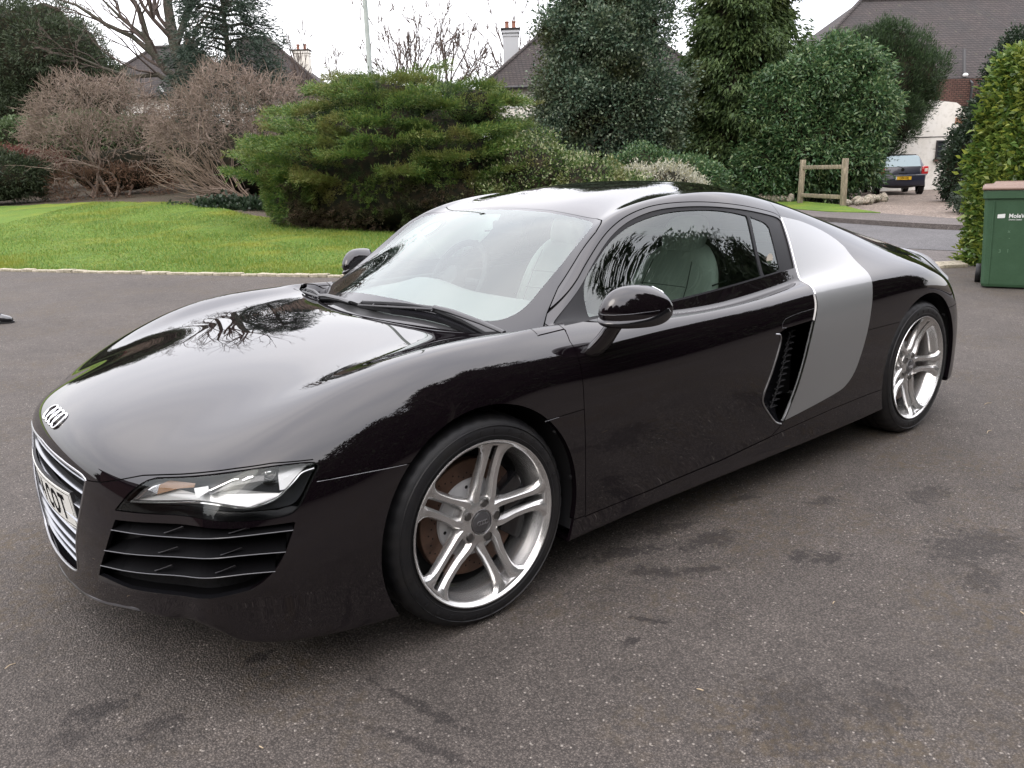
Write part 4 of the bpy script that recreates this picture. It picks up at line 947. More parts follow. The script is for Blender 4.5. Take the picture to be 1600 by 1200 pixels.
# rear wheel-arch trim light catcher at the tail corner: the small rear side reflector
# ------------------------------------------------------------------ ground: drive, lawn, road, verge, gravel
EDGE = [(-60, 28), (-25, 18.5), (-14, 14.9), (-8, 12.93), (-5.2, 11.87), (-2.9, 11.04), (-2, 10.75), (2, 10.3), (5.6, 10.15), (60, 10)]
def edge_d(a): return np.interp(a, [p[0] for p in EDGE], [p[1] for p in EDGE])
def Hh(a, d):
    k = np.clip(.012+.0088*(-np.asarray(a, float)-2), .0, .074); return k*np.clip(np.asarray(d, float)-edge_d(a)-.1, 0, 22)
def W3(a, d, z=0.0): x, y = sp(a, d); return (x, y, z)
def asphalt(name, base, speck, patch=None, spots=None, scale=150, bump=.6, moss=None):
    m = bpy.data.materials.new(name); m.use_nodes = True; t = m.node_tree; N = t.nodes; K = t.links.new; p = N['Principled BSDF']
    p.inputs['Roughness'].default_value = .82; p.inputs['Specular IOR Level'].default_value = .35
    tc_ = N.new('ShaderNodeTexCoord'); o = tc_.outputs['Object']
    def noise(s, d=4, r=.6):
        n = N.new('ShaderNodeTexNoise'); n.inputs['Scale'].default_value = s; n.inputs['Detail'].default_value = d; n.inputs['Roughness'].default_value = r; K(o, n.inputs['Vector']); return n.outputs['Fac']
    def rng(v, a, b, c=0, d=1):
        n = N.new('ShaderNodeMapRange'); n.inputs[1].default_value = a; n.inputs[2].default_value = b; n.inputs[3].default_value = c; n.inputs[4].default_value = d; K(v, n.inputs[0]); return n.outputs[0]
    def mix(f, a, b, mode='MIX'):
        n = N.new('ShaderNodeMixRGB'); n.blend_type = mode
        for i, v in ((0, f), (1, a), (2, b)):
            if isinstance(v, (int, float)): n.inputs[i].default_value = v
            elif isinstance(v, tuple): n.inputs[i].default_value = (*v, 1)
            else: K(v, n.inputs[i])
        return n.outputs[0]
    def mth(op, a, b=None):
        n = N.new('ShaderNodeMath'); n.operation = op
        for i, v in ((0, a), (1, b)):
            if v is None: continue
            if isinstance(v, (int, float)): n.inputs[i].default_value = v
            else: K(v, n.inputs[i])
        return n.outputs[0]
    vo = N.new('ShaderNodeTexVoronoi'); vo.inputs['Scale'].default_value = scale; K(o, vo.inputs['Vector'])
    vo2 = N.new('ShaderNodeTexVoronoi'); vo2.inputs['Scale'].default_value = scale*2.3; K(o, vo2.inputs['Vector'])
    sep = N.new('ShaderNodeSeparateColor'); K(vo.outputs['Color'], sep.inputs[0]); sep2 = N.new('ShaderNodeSeparateColor'); K(vo2.outputs['Color'], sep2.inputs[0])
    s1 = rng(sep.outputs[0], 0, 1, .62, 1.34); s2 = rng(sep2.outputs[1], 0, 1, .72, 1.26)
    col = mix(1.0, mix(1.0, base, s1, 'MULTIPLY'), s2, 'MULTIPLY')
    pale = rng(sep.outputs[1], .984, .990); col = mix(pale, col, speck)
    deepv = rng(vo.outputs['Distance'], .25, .62, 1, .45); col = mix(1.0, col, deepv, 'MULTIPLY')
    col = mix(1.0, col, rng(noise(.9, 5), .35, .7, .86, 1.12), 'MULTIPLY'); col = mix(1.0, col, rng(noise(7, 4), .35, .7, .88, 1.1), 'MULTIPLY')
    if moss:
        mk = mth('MULTIPLY', rng(noise(1.1, 6, .65), .47, .62), rng(noise(26, 5, .7), .46, .60)); col = mix(mth('MULTIPLY', mk, .75), col, moss)
    if spots:
        nd = noise(28, 6, .75); tot = None
        for x, y, rx, ry, ang, s in spots:
            mp_ = N.new('ShaderNodeMapping'); mp_.vector_type = 'TEXTURE'; mp_.inputs['Location'].default_value = (x, y, 0); mp_.inputs['Rotation'].default_value = (0, 0, ang); mp_.inputs['Scale'].default_value = (rx, ry, 1); K(o, mp_.inputs[0])
            ln = N.new('ShaderNodeVectorMath'); ln.operation = 'LENGTH'; K(mp_.outputs[0], ln.inputs[0])
            v = mth('ADD', ln.outputs['Value'], rng(nd, .3, .7, -.95, .95)); v = rng(v, .62, 1.05, s, 0)
            tot = v if tot is None else mth('MAXIMUM', tot, v)
        col = mix(tot, col, mix(1.0, col, (.42, .41, .42), 'MULTIPLY'))
    K(col, p.inputs['Base Color'])
    b = N.new('ShaderNodeBump'); b.inputs['Strength'].default_value = bump; b.inputs['Distance'].default_value = .004; K(rng(vo.outputs['Distance'], 0, .6, 1, 0), b.inputs['Height']); K(b.outputs[0], p.inputs['Normal'])
    return m
SPOTS = [(.89,-.85,.10,.035,-.3,.8),(.94,-1.02,.10,.04,-.2,.8),(.63,-.88,.12,.03,-.4,.9),(.61,-1.06,.10,.03,-.9,.9),(.73,-1.14,.07,.02,-.6,.9),(1.06,-1.31,.05,.03,0,.8),(1.12,-1.38,.06,.03,-.3,.9),(1.5,-1.65,.12,.08,.2,.7),(1.62,-1.69,.13,.08,0,.7),(1.34,-1.78,.08,.05,0,.7),(.24,-1.28,.028,.018,0,1),(.36,-1.23,.05,.010,-1.0,1),(-.61,-.63,.032,.020,.6,1.3),(-1.02,-.58,.075,.03,-.3,.9),(-1.09,-.66,.05,.03,0,.7),(-.38,-1.12,.15,.012,-1.35,.8),(-.46,-1.24,.13,.012,-1.2,.8),(1.34,-.87,.08,.02,-.3,.8),(1.54,-1.11,.07,.03,-.3,.8),(.3,-1.77,.14,.10,0,.5),(.51,-1.89,.10,.05,0,.6),(-.91,-.75,.06,.03,0,.8),(2.3,-1.6,.10,.04,0,.7),(1.9,-1.35,.10,.05,0,.7)]
SPOTS = [(x_, y_, rx_*1.25, ry_*1.4, a_, s_) for x_, y_, rx_, ry_, a_, s_ in SPOTS]
M_DRIVE = asphalt('drive_asphalt', (.112, .096, .084), (.32, .285, .25), spots=SPOTS, scale=165, moss=(.070, .052, .030), bump=.9)
M_ROAD = asphalt('road_asphalt', (.135, .13, .132), (.28, .27, .27), scale=90, bump=.3)
M_PAVE = asphalt('pavement_asphalt', (.15, .13, .12), (.3, .27, .25), scale=90, bump=.3)
M_SOIL = mat('soil_and_litter', (.045, .032, .022), rough=.95, noise=[(3, .4, .6, (.03, .035, .015)), (25, .45, .6, (.085, .055, .035))], bump=(30, .8, .05))
M_LAWN = mat('lawn_turf', (.095, .175, .024), rough=.9, spec=.2, noise=[(.6, .50, .66, (.20, .215, .024)), (1.6, .50, .66, (.050, .115, .020)), (26, .42, .68, (.15, .20, .03)), (120, .5, .75, (.035, .07, .012))], bump=(90, .9, .03))
M_GRAVEL = asphalt('gravel', (.27, .215, .175), (.5, .45, .4), scale=28, bump=1.0)
M_STONE = mat('pale_stone', (.36, .32, .25), rough=.9, noise=[(6, .4, .65, (.22, .20, .14)), (40, .5, .7, (.12, .11, .07))], bump=(30, .6, .02))
def struct(o): o['kind'] = 'structure'; return o
# terrain as one sheet reaching the horizon
A_ = np.concatenate([[-900, -400, -150, -80], np.arange(-50, 50.1, 1.0), [80, 150, 400, 900]]); D_ = np.concatenate([[-900, -300, -100, -40], np.arange(-20, 60.1, 1.0), [80, 120, 300, 1200]])
GA, GD = np.meshgrid(A_, D_); Z = Hh(GA, GD)-.03
XY = np.array(CAM[:2])+GA.ravel()[:, None]*RGT+GD.ravel()[:, None]*FWD
na = len(A_); I = np.arange(len(D_)-1)[:, None]*na+np.arange(na-1); Fq = np.stack([I, I+1, I+na+1, I+na], -1).reshape(-1, 4)
struct(mesh_np('ground', np.column_stack([XY, Z.ravel()]), Fq, M_SOIL, smooth=True))
def sheet(name, poly, z, m, th=0):
    b = MB(); P = [W3(a, d, z) for a, d in poly]; b.add(P, [tuple(range(len(P)))])
    if th: Q_ = [W3(a, d, z-th) for a, d in poly]; b.strip(P+P[:1], Q_+Q_[:1])
    return struct(b.build(name, m, smooth=False, fixn=True))
sheet('driveway', [(-60, -40), (60, -40), (60, 10), (5.6, 10.15), (2, 10.3), (-2, 10.75), (-2.9, 11.04), (-5.2, 11.87), (-8, 12.93), (-14, 14.9), (-25, 18.5), (-60, 28)], .004, M_DRIVE)
sheet('road', [(16, 8), (9, 10.9), (6.6, 11.7), (5.8, 12.55), (4.6, 14.5), (3.8, 18), (3.3, 24), (0, 36), (-14, 62), (-9, 64), (4, 38), (5.9, 25), (6.6, 20), (7.3, 17.7), (7.7, 16.6), (8.1, 15.6), (8.5, 15.0), (9.8, 13.2), (12.4, 11), (18, 9)], .006, M_ROAD)
sheet('near_pavement', [(16, 6.2), (5.6, 10.16), (2, 10.31), (-1, 10.7), (-.5, 16), (-.8, 24), (-4, 36), (0, 36), (3.28, 24), (3.78, 18), (4.58, 14.5), (5.78, 12.55), (6.58, 11.7), (8.98, 10.9), (16, 7.98)], .002, M_PAVE)
sheet('far_pavement', [(18, 9.1), (12.4, 11.1), (9.8, 13.3), (8.5, 15.05), (8.1, 15.65), (7.7, 16.65), (7.3, 17.75), (6.6, 20), (5.9, 25), (4, 38), (5.2, 38), (7.0, 25), (7.9, 20.3), (8.7, 19.3), (9.1, 17.3), (9.4, 15.7), (11, 13.4), (13.2, 12), (18, 10)], .10, M_PAVE, th=.12)
sheet('verge', [(7.0, 25), (7.9, 20.3), (8.7, 19.35), (8.85, 21.0), (9.35, 23.3), (9.2, 26.8), (7.4, 28.4)], .115, M_LAWN, th=.1)
sheet('gravel_drive', [(8.7, 19.3), (9.1, 17.3), (9.4, 15.7), (11, 13.4), (14, 15), (15, 22), (19, 28), (21, 38), (12, 38), (12.3, 31), (11.4, 25.4), (9.8, 23.9), (8.9, 21.2)], .04, M_GRAVEL, th=.06)
# lawn
LB = [(-60, 30), (-22, 27), (-15, 24.6), (-12, 24.4), (-9.6, 23.2), (-8.2, 22.6), (-7.2, 21.6), (-6.2, 20.4), (-5.4, 19.8), (-4.6, 19.0), (-3.4, 18.2), (-2.3, 17.5), (-.9, 16.8), (1.2, 16.2), (2.6, 15.2), (3.1, 13.5), (3.3, 10.6)]
la = np.arange(-40, 3.21, .25); V = []; F = []; nd = 60
for a in la:
    d0 = edge_d(a)+.10; d1 = np.interp(a, [p[0] for p in LB], [p[1] for p in LB])+.10*sin(a*5)+.07*sin(a*13)
    for j in range(nd):
        d = d0+(d1-d0)*j/(nd-1); V.append(W3(a, d, Hh(a, d)+.012+.012*sin(a*2.1+d)*sin(d*1.7)*(1 if 0 < j < nd-1 else 0)))
for i in range(len(la)-1):
    for j in range(nd-1): k = i*nd+j; F.append((k, k+nd, k+nd+1, k+1))
struct(mesh_np('lawn', V, F, M_LAWN, smooth=True))
# grass blades on the nearer lawn
n = 150000; a = RNG.uniform(-12, 3, n); t = RNG.random(n)**1.3; d0 = edge_d(a)+.04; d1 = np.interp(a, [p[0] for p in LB], [p[1] for p in LB]); d = d0+(d1-d0)*t
x = CAM[0]+a*RGT[0]+d*FWD[0]; y = CAM[1]+a*RGT[1]+d*FWD[1]; z = Hh(a, d)+.012
h = RNG.uniform(.018, .05, n)*(1+.4*np.sin(a*1.7)*np.sin(d*1.3)); th = RNG.uniform(0, 2*pi, n); lw = RNG.uniform(.003, .007, n); lean = RNG.normal(0, .018, (n, 2))
P0 = np.stack([x-np.cos(th)*lw, y-np.sin(th)*lw, z], 1); P1 = np.stack([x+np.cos(th)*lw, y+np.sin(th)*lw, z], 1); P2 = np.stack([x+lean[:, 0], y+lean[:, 1], z+h], 1)
V = np.stack([P0, P1, P2], 1).reshape(-1, 3); F = np.arange(3*n).reshape(-1, 3)
def leaf_mat(name, cols, rough=.5, trans=.25, spec=.4, patch=None):
    m = bpy.data.materials.new(name); m.use_nodes = True; t = m.node_tree; N = t.nodes; K = t.links.new; p = N['Principled BSDF']; p.inputs['Roughness'].default_value = rough; p.inputs['Specular IOR Level'].default_value = spec
    g = N.new('ShaderNodeNewGeometry'); r = N.new('ShaderNodeValToRGB'); e = r.color_ramp.elements
    for i, c in enumerate(cols):
        q = e[i] if i < 2 else e.new(i/(len(cols)-1)); q.position = i/(len(cols)-1); q.color = (*c, 1)
    K(g.outputs['Random Per Island'], r.inputs[0]); col = r.outputs[0]
    if patch:
        tc_ = N.new('ShaderNodeTexCoord'); n_ = N.new('ShaderNodeTexNoise'); n_.inputs['Scale'].default_value = patch[0]; n_.inputs['Detail'].default_value = 3; K(tc_.outputs['Object'], n_.inputs['Vector'])
        mr = N.new('ShaderNodeMapRange'); mr.inputs[1].default_value = patch[1]; mr.inputs[2].default_value = patch[2]; K(n_.outputs['Fac'], mr.inputs[0]); x_ = N.new('ShaderNodeMixRGB'); K(mr.outputs[0], x_.inputs[0]); K(col, x_.inputs[1]); x_.inputs[2].default_value = (*patch[3], 1); col = x_.outputs[0]
    K(col, p.inputs['Base Color']); tr = N.new('ShaderNodeBsdfTranslucent'); K(col, tr.inputs[0]); ms = N.new('ShaderNodeMixShader'); ms.inputs[0].default_value = trans
    K(p.outputs[0], ms.inputs[1]); K(tr.outputs[0], ms.inputs[2]); K(ms.outputs[0], N['Material Output'].inputs[0]); return m
M_BLADE = leaf_mat('grass_blade', [(.06, .14, .02), (.09, .18, .025), (.14, .20, .03), (.26, .26, .05)], patch=(.6, .52, .70, (.20, .215, .025)))
tag(mesh_np('grass', V, F, M_BLADE), 'short green and yellowish grass growing on the lawn', 'grass', kind='stuff')
# stone setts edging the lawn and beside the hedge
def sett(a, d, dirv, l, wdt, hgt):
    b = MB(); x, y = sp(a, d); ang = math.atan2(dirv[1], dirv[0]); b.box((0, 0, hgt/2-.01), (l, wdt, hgt+.02), ch=.012)
    o = b.build('edging_stone', M_STONE, smooth=True, auto=40); o.location = (x, y, 0); o.rotation_euler = (random.uniform(-.03, .03), random.uniform(-.03, .03), ang+random.uniform(-.04, .04)); return o
ep = [np.array(p) for p in ((-14, 14.9), (-8, 12.93), (-5.2, 11.87), (-2.9, 11.04), (-2, 10.75), (-1.2, 10.66))]
for p, q in zip(ep[:-1], ep[1:]):
    L_ = np.linalg.norm(q-p); u = (q-p)/L_; wv = u[0]*RGT+u[1]*FWD; s_ = 0
    while s_ < L_-.1:
        l = random.uniform(.18, .34); c = p+u*(s_+l/2)
        tag(sett(c[0], c[1]+.03, wv, l-.012, random.uniform(.10, .125), random.uniform(.03, .05)), 'pale stone sett in the row edging the lawn', 'edging stone', 'stone setts edging the lawn'); s_ += l
for k in range(9):
    a = 5.25+.10*(k % 3)+.04*(k//3); d = 10.02+.14*(k//3)+.02*(k % 3)
    tag(sett(a+.12, d, RGT, random.uniform(.14, .22), .09, .045), 'pale stone sett in the short row at the foot of the right-hand hedge', 'edging stone', 'stone setts at the hedge foot')
# ------------------------------------------------------------------ plants
def unit(v): return v/(np.linalg.norm(v, axis=-1, keepdims=True)+1e-9)
def rdir(n): return unit(RNG.normal(size=(n, 3)))
def leafmesh(P, D, Nn, L_, W_, fold=.12):
    D = unit(D); S = unit(np.cross(D, Nn)); U = np.cross(S, D); L_ = np.broadcast_to(L_, len(P))[:, None]; W_ = np.broadcast_to(W_, len(P))[:, None]
    V = np.stack([P, P+D*L_*.42+S*W_/2+U*L_*fold, P+D*L_-U*L_*fold*.6, P+D*L_*.42-S*W_/2+U*L_*fold], 1).reshape(-1, 3)
    return V, np.arange(len(V)).reshape(-1, 4)
def sn(p, s, seed=0): 
    p = p*s+seed*3.7; return (np.sin(p[..., 0]*1.3+2.1*np.sin(p[..., 1]*.9+seed))+np.sin(p[..., 1]*1.7+1.6*np.sin(p[..., 2]*1.1+2*seed))+np.sin(p[..., 2]*1.5+1.9*np.sin(p[..., 0]*1.2)))/3
def ellip(blobs, n, seed=1, amp=.16, fr=2.5, shell=.12, keep=.80, zmin=None):
    """points on the outside of a union of lumpy ellipsoids: (point, outward)"""
    C_ = np.array([b[:3] for b in blobs], float); R_ = np.array([b[3:6] for b in blobs], float); w_ = (R_.prod(1))**(2/3); k = RNG.choice(len(blobs), n, p=w_/w_.sum())
    u = rdir(n); f = 1+amp*sn(u*R_[k]+C_[k], fr, seed); rad = f*(1-shell*RNG.random(n)**1.2)
    P = C_[k]+u*R_[k]*rad[:, None]; O = unit(u/R_[k])
    m = np.ones(n, bool)
    for j in range(len(blobs)):
        q = np.linalg.norm((P-C_[j])/R_[j], axis=1); m &= (q > keep) | (k == j)
    if zmin is not None: m &= P[:, 2] > zmin
    return P[m], O[m]
def clusters(P, O, K, spread, L_, W_, bias=(0, 0, .2), rnd=.6, fold=.12, lv=.3):
    n = len(P); P2 = np.repeat(P, K, 0)+RNG.normal(size=(n*K, 3))*spread; O2 = np.repeat(O, K, 0)
    D = unit(O2+np.array(bias)+RNG.normal(size=O2.shape)*rnd); Nn = unit(np.cross(D, rdir(len(D)))+np.array((0, 0, .7)))
    s = 1+lv*(RNG.random(len(D))*2-1); return leafmesh(P2, D, Nn, L_*s, W_*s, fold)
def core_mesh(blobs, sc_=.8, amp=.16, fr=2.5, seed=1, nu=28, nv=16):
    V = []; F = []
    for b in blobs:
        n0 = len(V)
        for i in range(nv+1):
            for j in range(nu):
                t = pi*i/nv; p = 2*pi*j/nu; u = np.array([sin(t)*cos(p), sin(t)*sin(p), cos(t)]); c = np.array(b[:3]); r = np.array(b[3:6])
                V.append(c+u*r*sc_*(1+amp*sn(u*r+c, fr, seed)))
        for i in range(nv):
            for j in range(nu): F.append((n0+i*nu+j, n0+(i+1)*nu+j, n0+(i+1)*nu+(j+1) % nu, n0+i*nu+(j+1) % nu))
    return V, F
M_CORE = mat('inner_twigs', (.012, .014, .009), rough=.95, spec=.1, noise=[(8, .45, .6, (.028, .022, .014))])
M_BARK = mat('bark', (.085, .070, .055), rough=.95, noise=[(5, .4, .6, (.05, .055, .035)), (30, .5, .6, (.03, .025, .02))], bump=(25, .8, .03))
M_TWIG = mat('bare_twig', (.215, .165, .135), rough=.9, spec=.2, noise=[(1.2, .4, .6, (.145, .11, .085)), (9, .5, .7, (.30, .25, .21))])
M_TWIGD = mat('dark_twig', (.09, .07, .06), rough=.9, spec=.2)
def grow(b, p, d, l, r, depth, nseg=4, spread=.6, up_=.1, fork=(2, 3), shrink=.72, rs=.62, wob=.12, mi=0, rmin=.004):
    """recursive bare limb: tubes that taper and fork"""
    p = Vector(p); d = Vector(d).normalized(); pts = [p.copy()]; rr = [r]; r1 = r*rs
    for i in range(nseg):
        d = (d+Vector((random.gauss(0, wob), random.gauss(0, wob), random.gauss(0, wob)+up_*.25))).normalized(); p = p+d*(l/nseg); pts.append(p.copy()); rr.append(r+(r1-r)*(i+1)/nseg)
    b.tube(pts, rr, 7 if r > .05 else (4 if r > .012 else 3), caps=False)
    if depth <= 0: return
    for k in range(random.randint(*fork)):
        q = Vector((random.gauss(0, 1), random.gauss(0, 1), random.gauss(0, .6))).normalized(); nd_ = (d+q*spread*random.uniform(.6, 1.1)).normalized(); j = random.choice([nseg, nseg, nseg-1, nseg-2]) if nseg > 2 else nseg
        grow(b, pts[j], nd_, l*shrink*random.uniform(.75, 1.15), max(rr[j]*.75, rmin), depth-1, max(2, nseg-1), spread, up_, fork, shrink, rs, wob*1.1, mi, rmin)
def ad2l(origin, a, d, z):    # offset of a point from a thing's base, both in (sideways, depth)
    p = sp(a, d); return (p[0]-origin[0], p[1]-origin[1], z)
def BL(o, lst):
    """blobs given as (a, d, z, ra, rd, rz) relative to base at ground position o (a,d)"""
    out = []; base = sp(*o)
    for a, d, z, ra, rd, rz in lst: p = sp(a, d); r = (ra+rd)/2; out.append((p[0]-base[0], p[1]-base[1], z, ra*.7+rd*.3 if False else ra, rd, rz))
    return out
def base_empty(name, o, z, label, cat, group=None):
    x, y = sp(*o); e = empty(name, (x, y, z)); e.rotation_euler = (0, 0, YAW-pi/2); tag(e, label, cat, group); return e      # local x = sideways, local y = depth
def LB_(o, z0, lst): return [(a-o[0], d-o[1], z-z0, ra, rd, rz) for a, d, z, ra, rd, rz in lst]
def bush(name, o, z0, blobs, n, K, spread, L_, W_, m, label, cat, group=None, core=.80, bias=(0, 0, .2), rnd=.6, amp=.16, fr=2.5, seed=1, trunk=None, zmin=.0, shell=.14, keep=.8, fold=.12, core_mat=None, sub=7):
    e = base_empty(name, o, z0, label, cat, group); bl = LB_(o, z0, blobs)
    rg = random.Random(seed*7+1); sb = []
    for c in bl:
        for _ in range(sub):
            u = Vector((rg.gauss(0, 1), rg.gauss(0, 1), rg.gauss(0, 1))).normalized(); k = rg.uniform(.22, .42); sb.append((c[0]+u.x*c[3]*.86, c[1]+u.y*c[4]*.86, c[2]+u.z*c[5]*.86, c[3]*k, c[4]*k, c[5]*k))
    P, O = ellip(bl+sb, n, seed, amp, fr, shell, keep, zmin); V, F = clusters(P, O, K, spread, L_, W_, bias, rnd, fold); mesh_np('foliage', V, F, m, e)
    b = MB()
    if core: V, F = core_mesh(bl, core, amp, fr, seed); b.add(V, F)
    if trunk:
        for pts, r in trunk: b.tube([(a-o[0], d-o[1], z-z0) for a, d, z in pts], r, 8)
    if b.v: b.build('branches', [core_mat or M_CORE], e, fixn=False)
    return e
G_ = lambda *c: [tuple(x*s for x in c) for s in (.6, .9, 1.15, 1.5)]
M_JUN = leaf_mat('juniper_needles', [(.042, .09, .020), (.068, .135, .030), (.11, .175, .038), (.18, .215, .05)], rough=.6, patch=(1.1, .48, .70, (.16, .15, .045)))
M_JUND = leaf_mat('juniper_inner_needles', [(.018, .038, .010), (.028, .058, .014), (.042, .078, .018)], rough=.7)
M_JUNB = leaf_mat('juniper_brown', [(.05, .04, .026), (.085, .06, .04), (.12, .075, .05), (.06, .08, .03)], rough=.7, patch=(1.6, .45, .6, (.05, .07, .02)))
M_YEWD = leaf_mat('dark_evergreen', [(.025, .038, .02), (.042, .06, .028), (.06, .082, .038)], rough=.6)
M_HOLLY = leaf_mat('holly_leaf', [(.035, .065, .042), (.055, .095, .058), (.09, .13, .08), (.18, .22, .14)], rough=.35, patch=(.8, .5, .66, (.06, .07, .028)))
M_LEY = leaf_mat('cypress_spray', [(.035, .065, .022), (.06, .10, .030), (.095, .14, .042)], rough=.6, patch=(.9, .55, .75, (.09, .105, .03)))
M_LAUR = leaf_mat('laurel_leaf', [(.035, .08, .032), (.055, .115, .045), (.085, .15, .06), (.16, .21, .085)], rough=.35)
M_YEW = leaf_mat('yew_needles', [(.018, .038, .015), (.03, .055, .020), (.045, .08, .027)], rough=.6)
M_HEDGE = leaf_mat('hedge_leaf', [(.05, .10, .02), (.085, .15, .03), (.14, .20, .04), (.26, .30, .05)], rough=.35, trans=.3, patch=(1.2, .5, .7, (.17, .19, .035)))
M_IVY = leaf_mat('ivy_leaf', [(.012, .024, .012), (.022, .04, .02), (.04, .06, .035)], rough=.4)
M_VEG = leaf_mat('variegated_leaf', [(.035, .075, .018), (.07, .12, .03), (.11, .16, .045), (.42, .42, .26)], rough=.4, patch=(1.3, .55, .72, (.16, .15, .05)))
M_GREY = leaf_mat('silver_leaf', [(.22, .22, .16), (.36, .36, .28), (.45, .44, .36), (.30, .28, .14)], rough=.6)
M_RED = leaf_mat('red_brown_shrub', [(.10, .035, .025), (.14, .05, .035), (.08, .04, .03)], rough=.7)

# big spreading juniper
def juniper():
    o = (-2.4, 19.0); z0 = .05; e = base_empty('juniper', o, z0, 'large spreading dark green juniper with layered tips, brown and bare low down', 'juniper bush')
    random.seed(17)
    ctr = np.array([(-2.5-o[0]), .2, 0.]); n = 5200
    # upper mass: layered shelves
    blobs = LB_(o, z0, [(-4.15, 19.2, 1.15, 1.25, 1.6, 1.2), (-2.7, 19.0, 1.55, 1.7, 1.9, 1.55), (-1.35, 19.2, 1.5, 1.3, 1.7, 1.45), (-.4, 19.0, 1.0, .6, 1.1, .85), (-.75, 19.2, 2.6, .72, .9, .55), (-2.6, 19.4, 2.75, 1.35, 1.2, .62), (-3.9, 19.3, 2.3, .8, 1.0, .5), (-2.2, 18.2, .75, 2.3, 1.1, .75), (-4.3, 18.9, .85, 1.2, 1.3, .95)])
    def sprays(nm, Pc, Oc, hc, K, m, l0=.16, l1=.34, up_=.28):
        k = len(Pc); ax = unit(Oc*np.array([1, 1, .35])+np.array((0, 0, up_))+RNG.normal(size=(k, 3))*.30); L_ = RNG.uniform(l0, l1, k)*(.55+.6*hc)
        t = np.tile(np.linspace(.0, 1, K), k); A2 = np.repeat(ax, K, 0); Pb = np.repeat(Pc, K, 0)-A2*.05; Lr = np.repeat(L_, K); side = unit(np.cross(A2, rdir(k*K)))
        q = Pb+A2*(t*Lr)[:, None]+np.array((0, 0, -1))*((t**2)*.05)[:, None]+side*(RNG.random(k*K)*.05*(1.1-t))[:, None]
        V, F = leafmesh(q, A2*.9+side*.7, np.cross(A2, side), RNG.uniform(.05, .10, k*K), .017, .05); mesh_np(nm, V, F, m, e)
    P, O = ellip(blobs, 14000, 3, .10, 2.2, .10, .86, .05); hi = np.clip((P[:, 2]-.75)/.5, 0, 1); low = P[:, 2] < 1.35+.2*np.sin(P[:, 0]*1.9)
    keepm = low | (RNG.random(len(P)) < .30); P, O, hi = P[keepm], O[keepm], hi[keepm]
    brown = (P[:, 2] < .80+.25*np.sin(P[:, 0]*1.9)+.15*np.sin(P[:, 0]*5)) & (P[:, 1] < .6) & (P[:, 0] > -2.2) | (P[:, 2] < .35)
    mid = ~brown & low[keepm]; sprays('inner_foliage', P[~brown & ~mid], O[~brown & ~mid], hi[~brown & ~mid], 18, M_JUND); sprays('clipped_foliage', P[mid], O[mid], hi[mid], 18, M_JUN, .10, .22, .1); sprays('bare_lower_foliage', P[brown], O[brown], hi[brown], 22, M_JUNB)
    # flat pads of growth standing out from the mass in tiers
    Pp, Op = ellip(blobs, 5000, 3, .10, 2.2, .02, .9, 1.25); pads = []
    for p, o_ in zip(Pp, Op):
        if all(abs(p[2]-q[2]) > .22 or math.hypot(p[0]-q[0], p[1]-q[1]) > .70 for q, _ in pads): pads.append((p, o_))
    PP = []; OO = []; HH = []
    for p, o_ in pads:
        n_ = 125; oh = unit(np.array([o_[0], o_[1], 0.]))[None][0]; th = RNG.uniform(0, 2*pi, n_); r = np.sqrt(RNG.random(n_)); ra = random.uniform(.32, .85); po = random.uniform(.0, .34); p = p+np.array([0, 0, random.uniform(-.12, .12)])
        dx = np.cos(th)*r*ra; dy = np.sin(th)*r*ra*.75; tilt = .5*random.uniform(-.5, 1)
        q = p[None]+np.stack([dx, dy, .05*(1-r**2)+tilt*(dx*oh[0]+dy*oh[1])+RNG.normal(size=n_)*.02], 1)+oh*po
        PP.append(q); OO.append(unit(np.stack([np.cos(th)*.7, np.sin(th)*.7, 0*th], 1)*r[:, None]+oh[None]*.8+np.array((0, 0, .25)))); HH.append(np.full(n_, 1.))
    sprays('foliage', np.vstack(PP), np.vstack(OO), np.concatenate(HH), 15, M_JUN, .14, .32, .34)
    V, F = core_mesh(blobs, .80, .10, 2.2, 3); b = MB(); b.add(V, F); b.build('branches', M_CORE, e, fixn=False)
juniper()

# bare winter shrubs
def bare_shrub(o, z0, wid, dep, hgt, label, n=60, seed=1, skirt=None, lean=0):
    random.seed(seed); e = base_empty('bare_shrub', o, z0, label, 'bare shrub'); b = MB()
    for k in range(9): 
        an = random.uniform(0, 2*pi); x0, y0 = random.uniform(-.25, .25)*wid*.5, random.uniform(-.2, .2)*dep
        grow(b, (x0, y0, -.1), (cos(an)*.7, sin(an)*.5, 1), hgt*.42, .05, 4, 4, .75, .1, (2, 3), .66, .62, .16, rmin=.007)
    # dense twiggy rounded head, clipped to a dome
    V_ = []
    for k in range(n*40):
        u = rdir(1)[0]; u[2] = abs(u[2])*.95+.02 if random.random() < .8 else u[2]*.4; rad = random.uniform(.55, 1.0)**.45*(1+.08*sin(u[0]*7+seed)+.06*sin(u[1]*9))
        p = np.array([u[0]*wid/2*rad, u[1]*dep/2*rad, hgt*.42+u[2]*hgt*.56*rad]); d = unit(u+RNG.normal(size=3)*.75)
        l = random.uniform(.18, .5); q = Vector(p); dd = Vector(d); pts = [q]
        for s_ in range(3): dd = (dd+Vector(RNG.normal(size=3)*.32)).normalized(); pts.append(pts[-1]+dd*l/3)
        b.tube(pts, [.009, .008, .006, .004], 3, caps=False)
    b.build('twigs', M_TWIG, e, fixn=False, auto=None)
    return e
M_DEADLEAF = leaf_mat('dead_leaf', [(.14, .085, .05), (.20, .13, .085), (.25, .16, .12)], rough=.8)
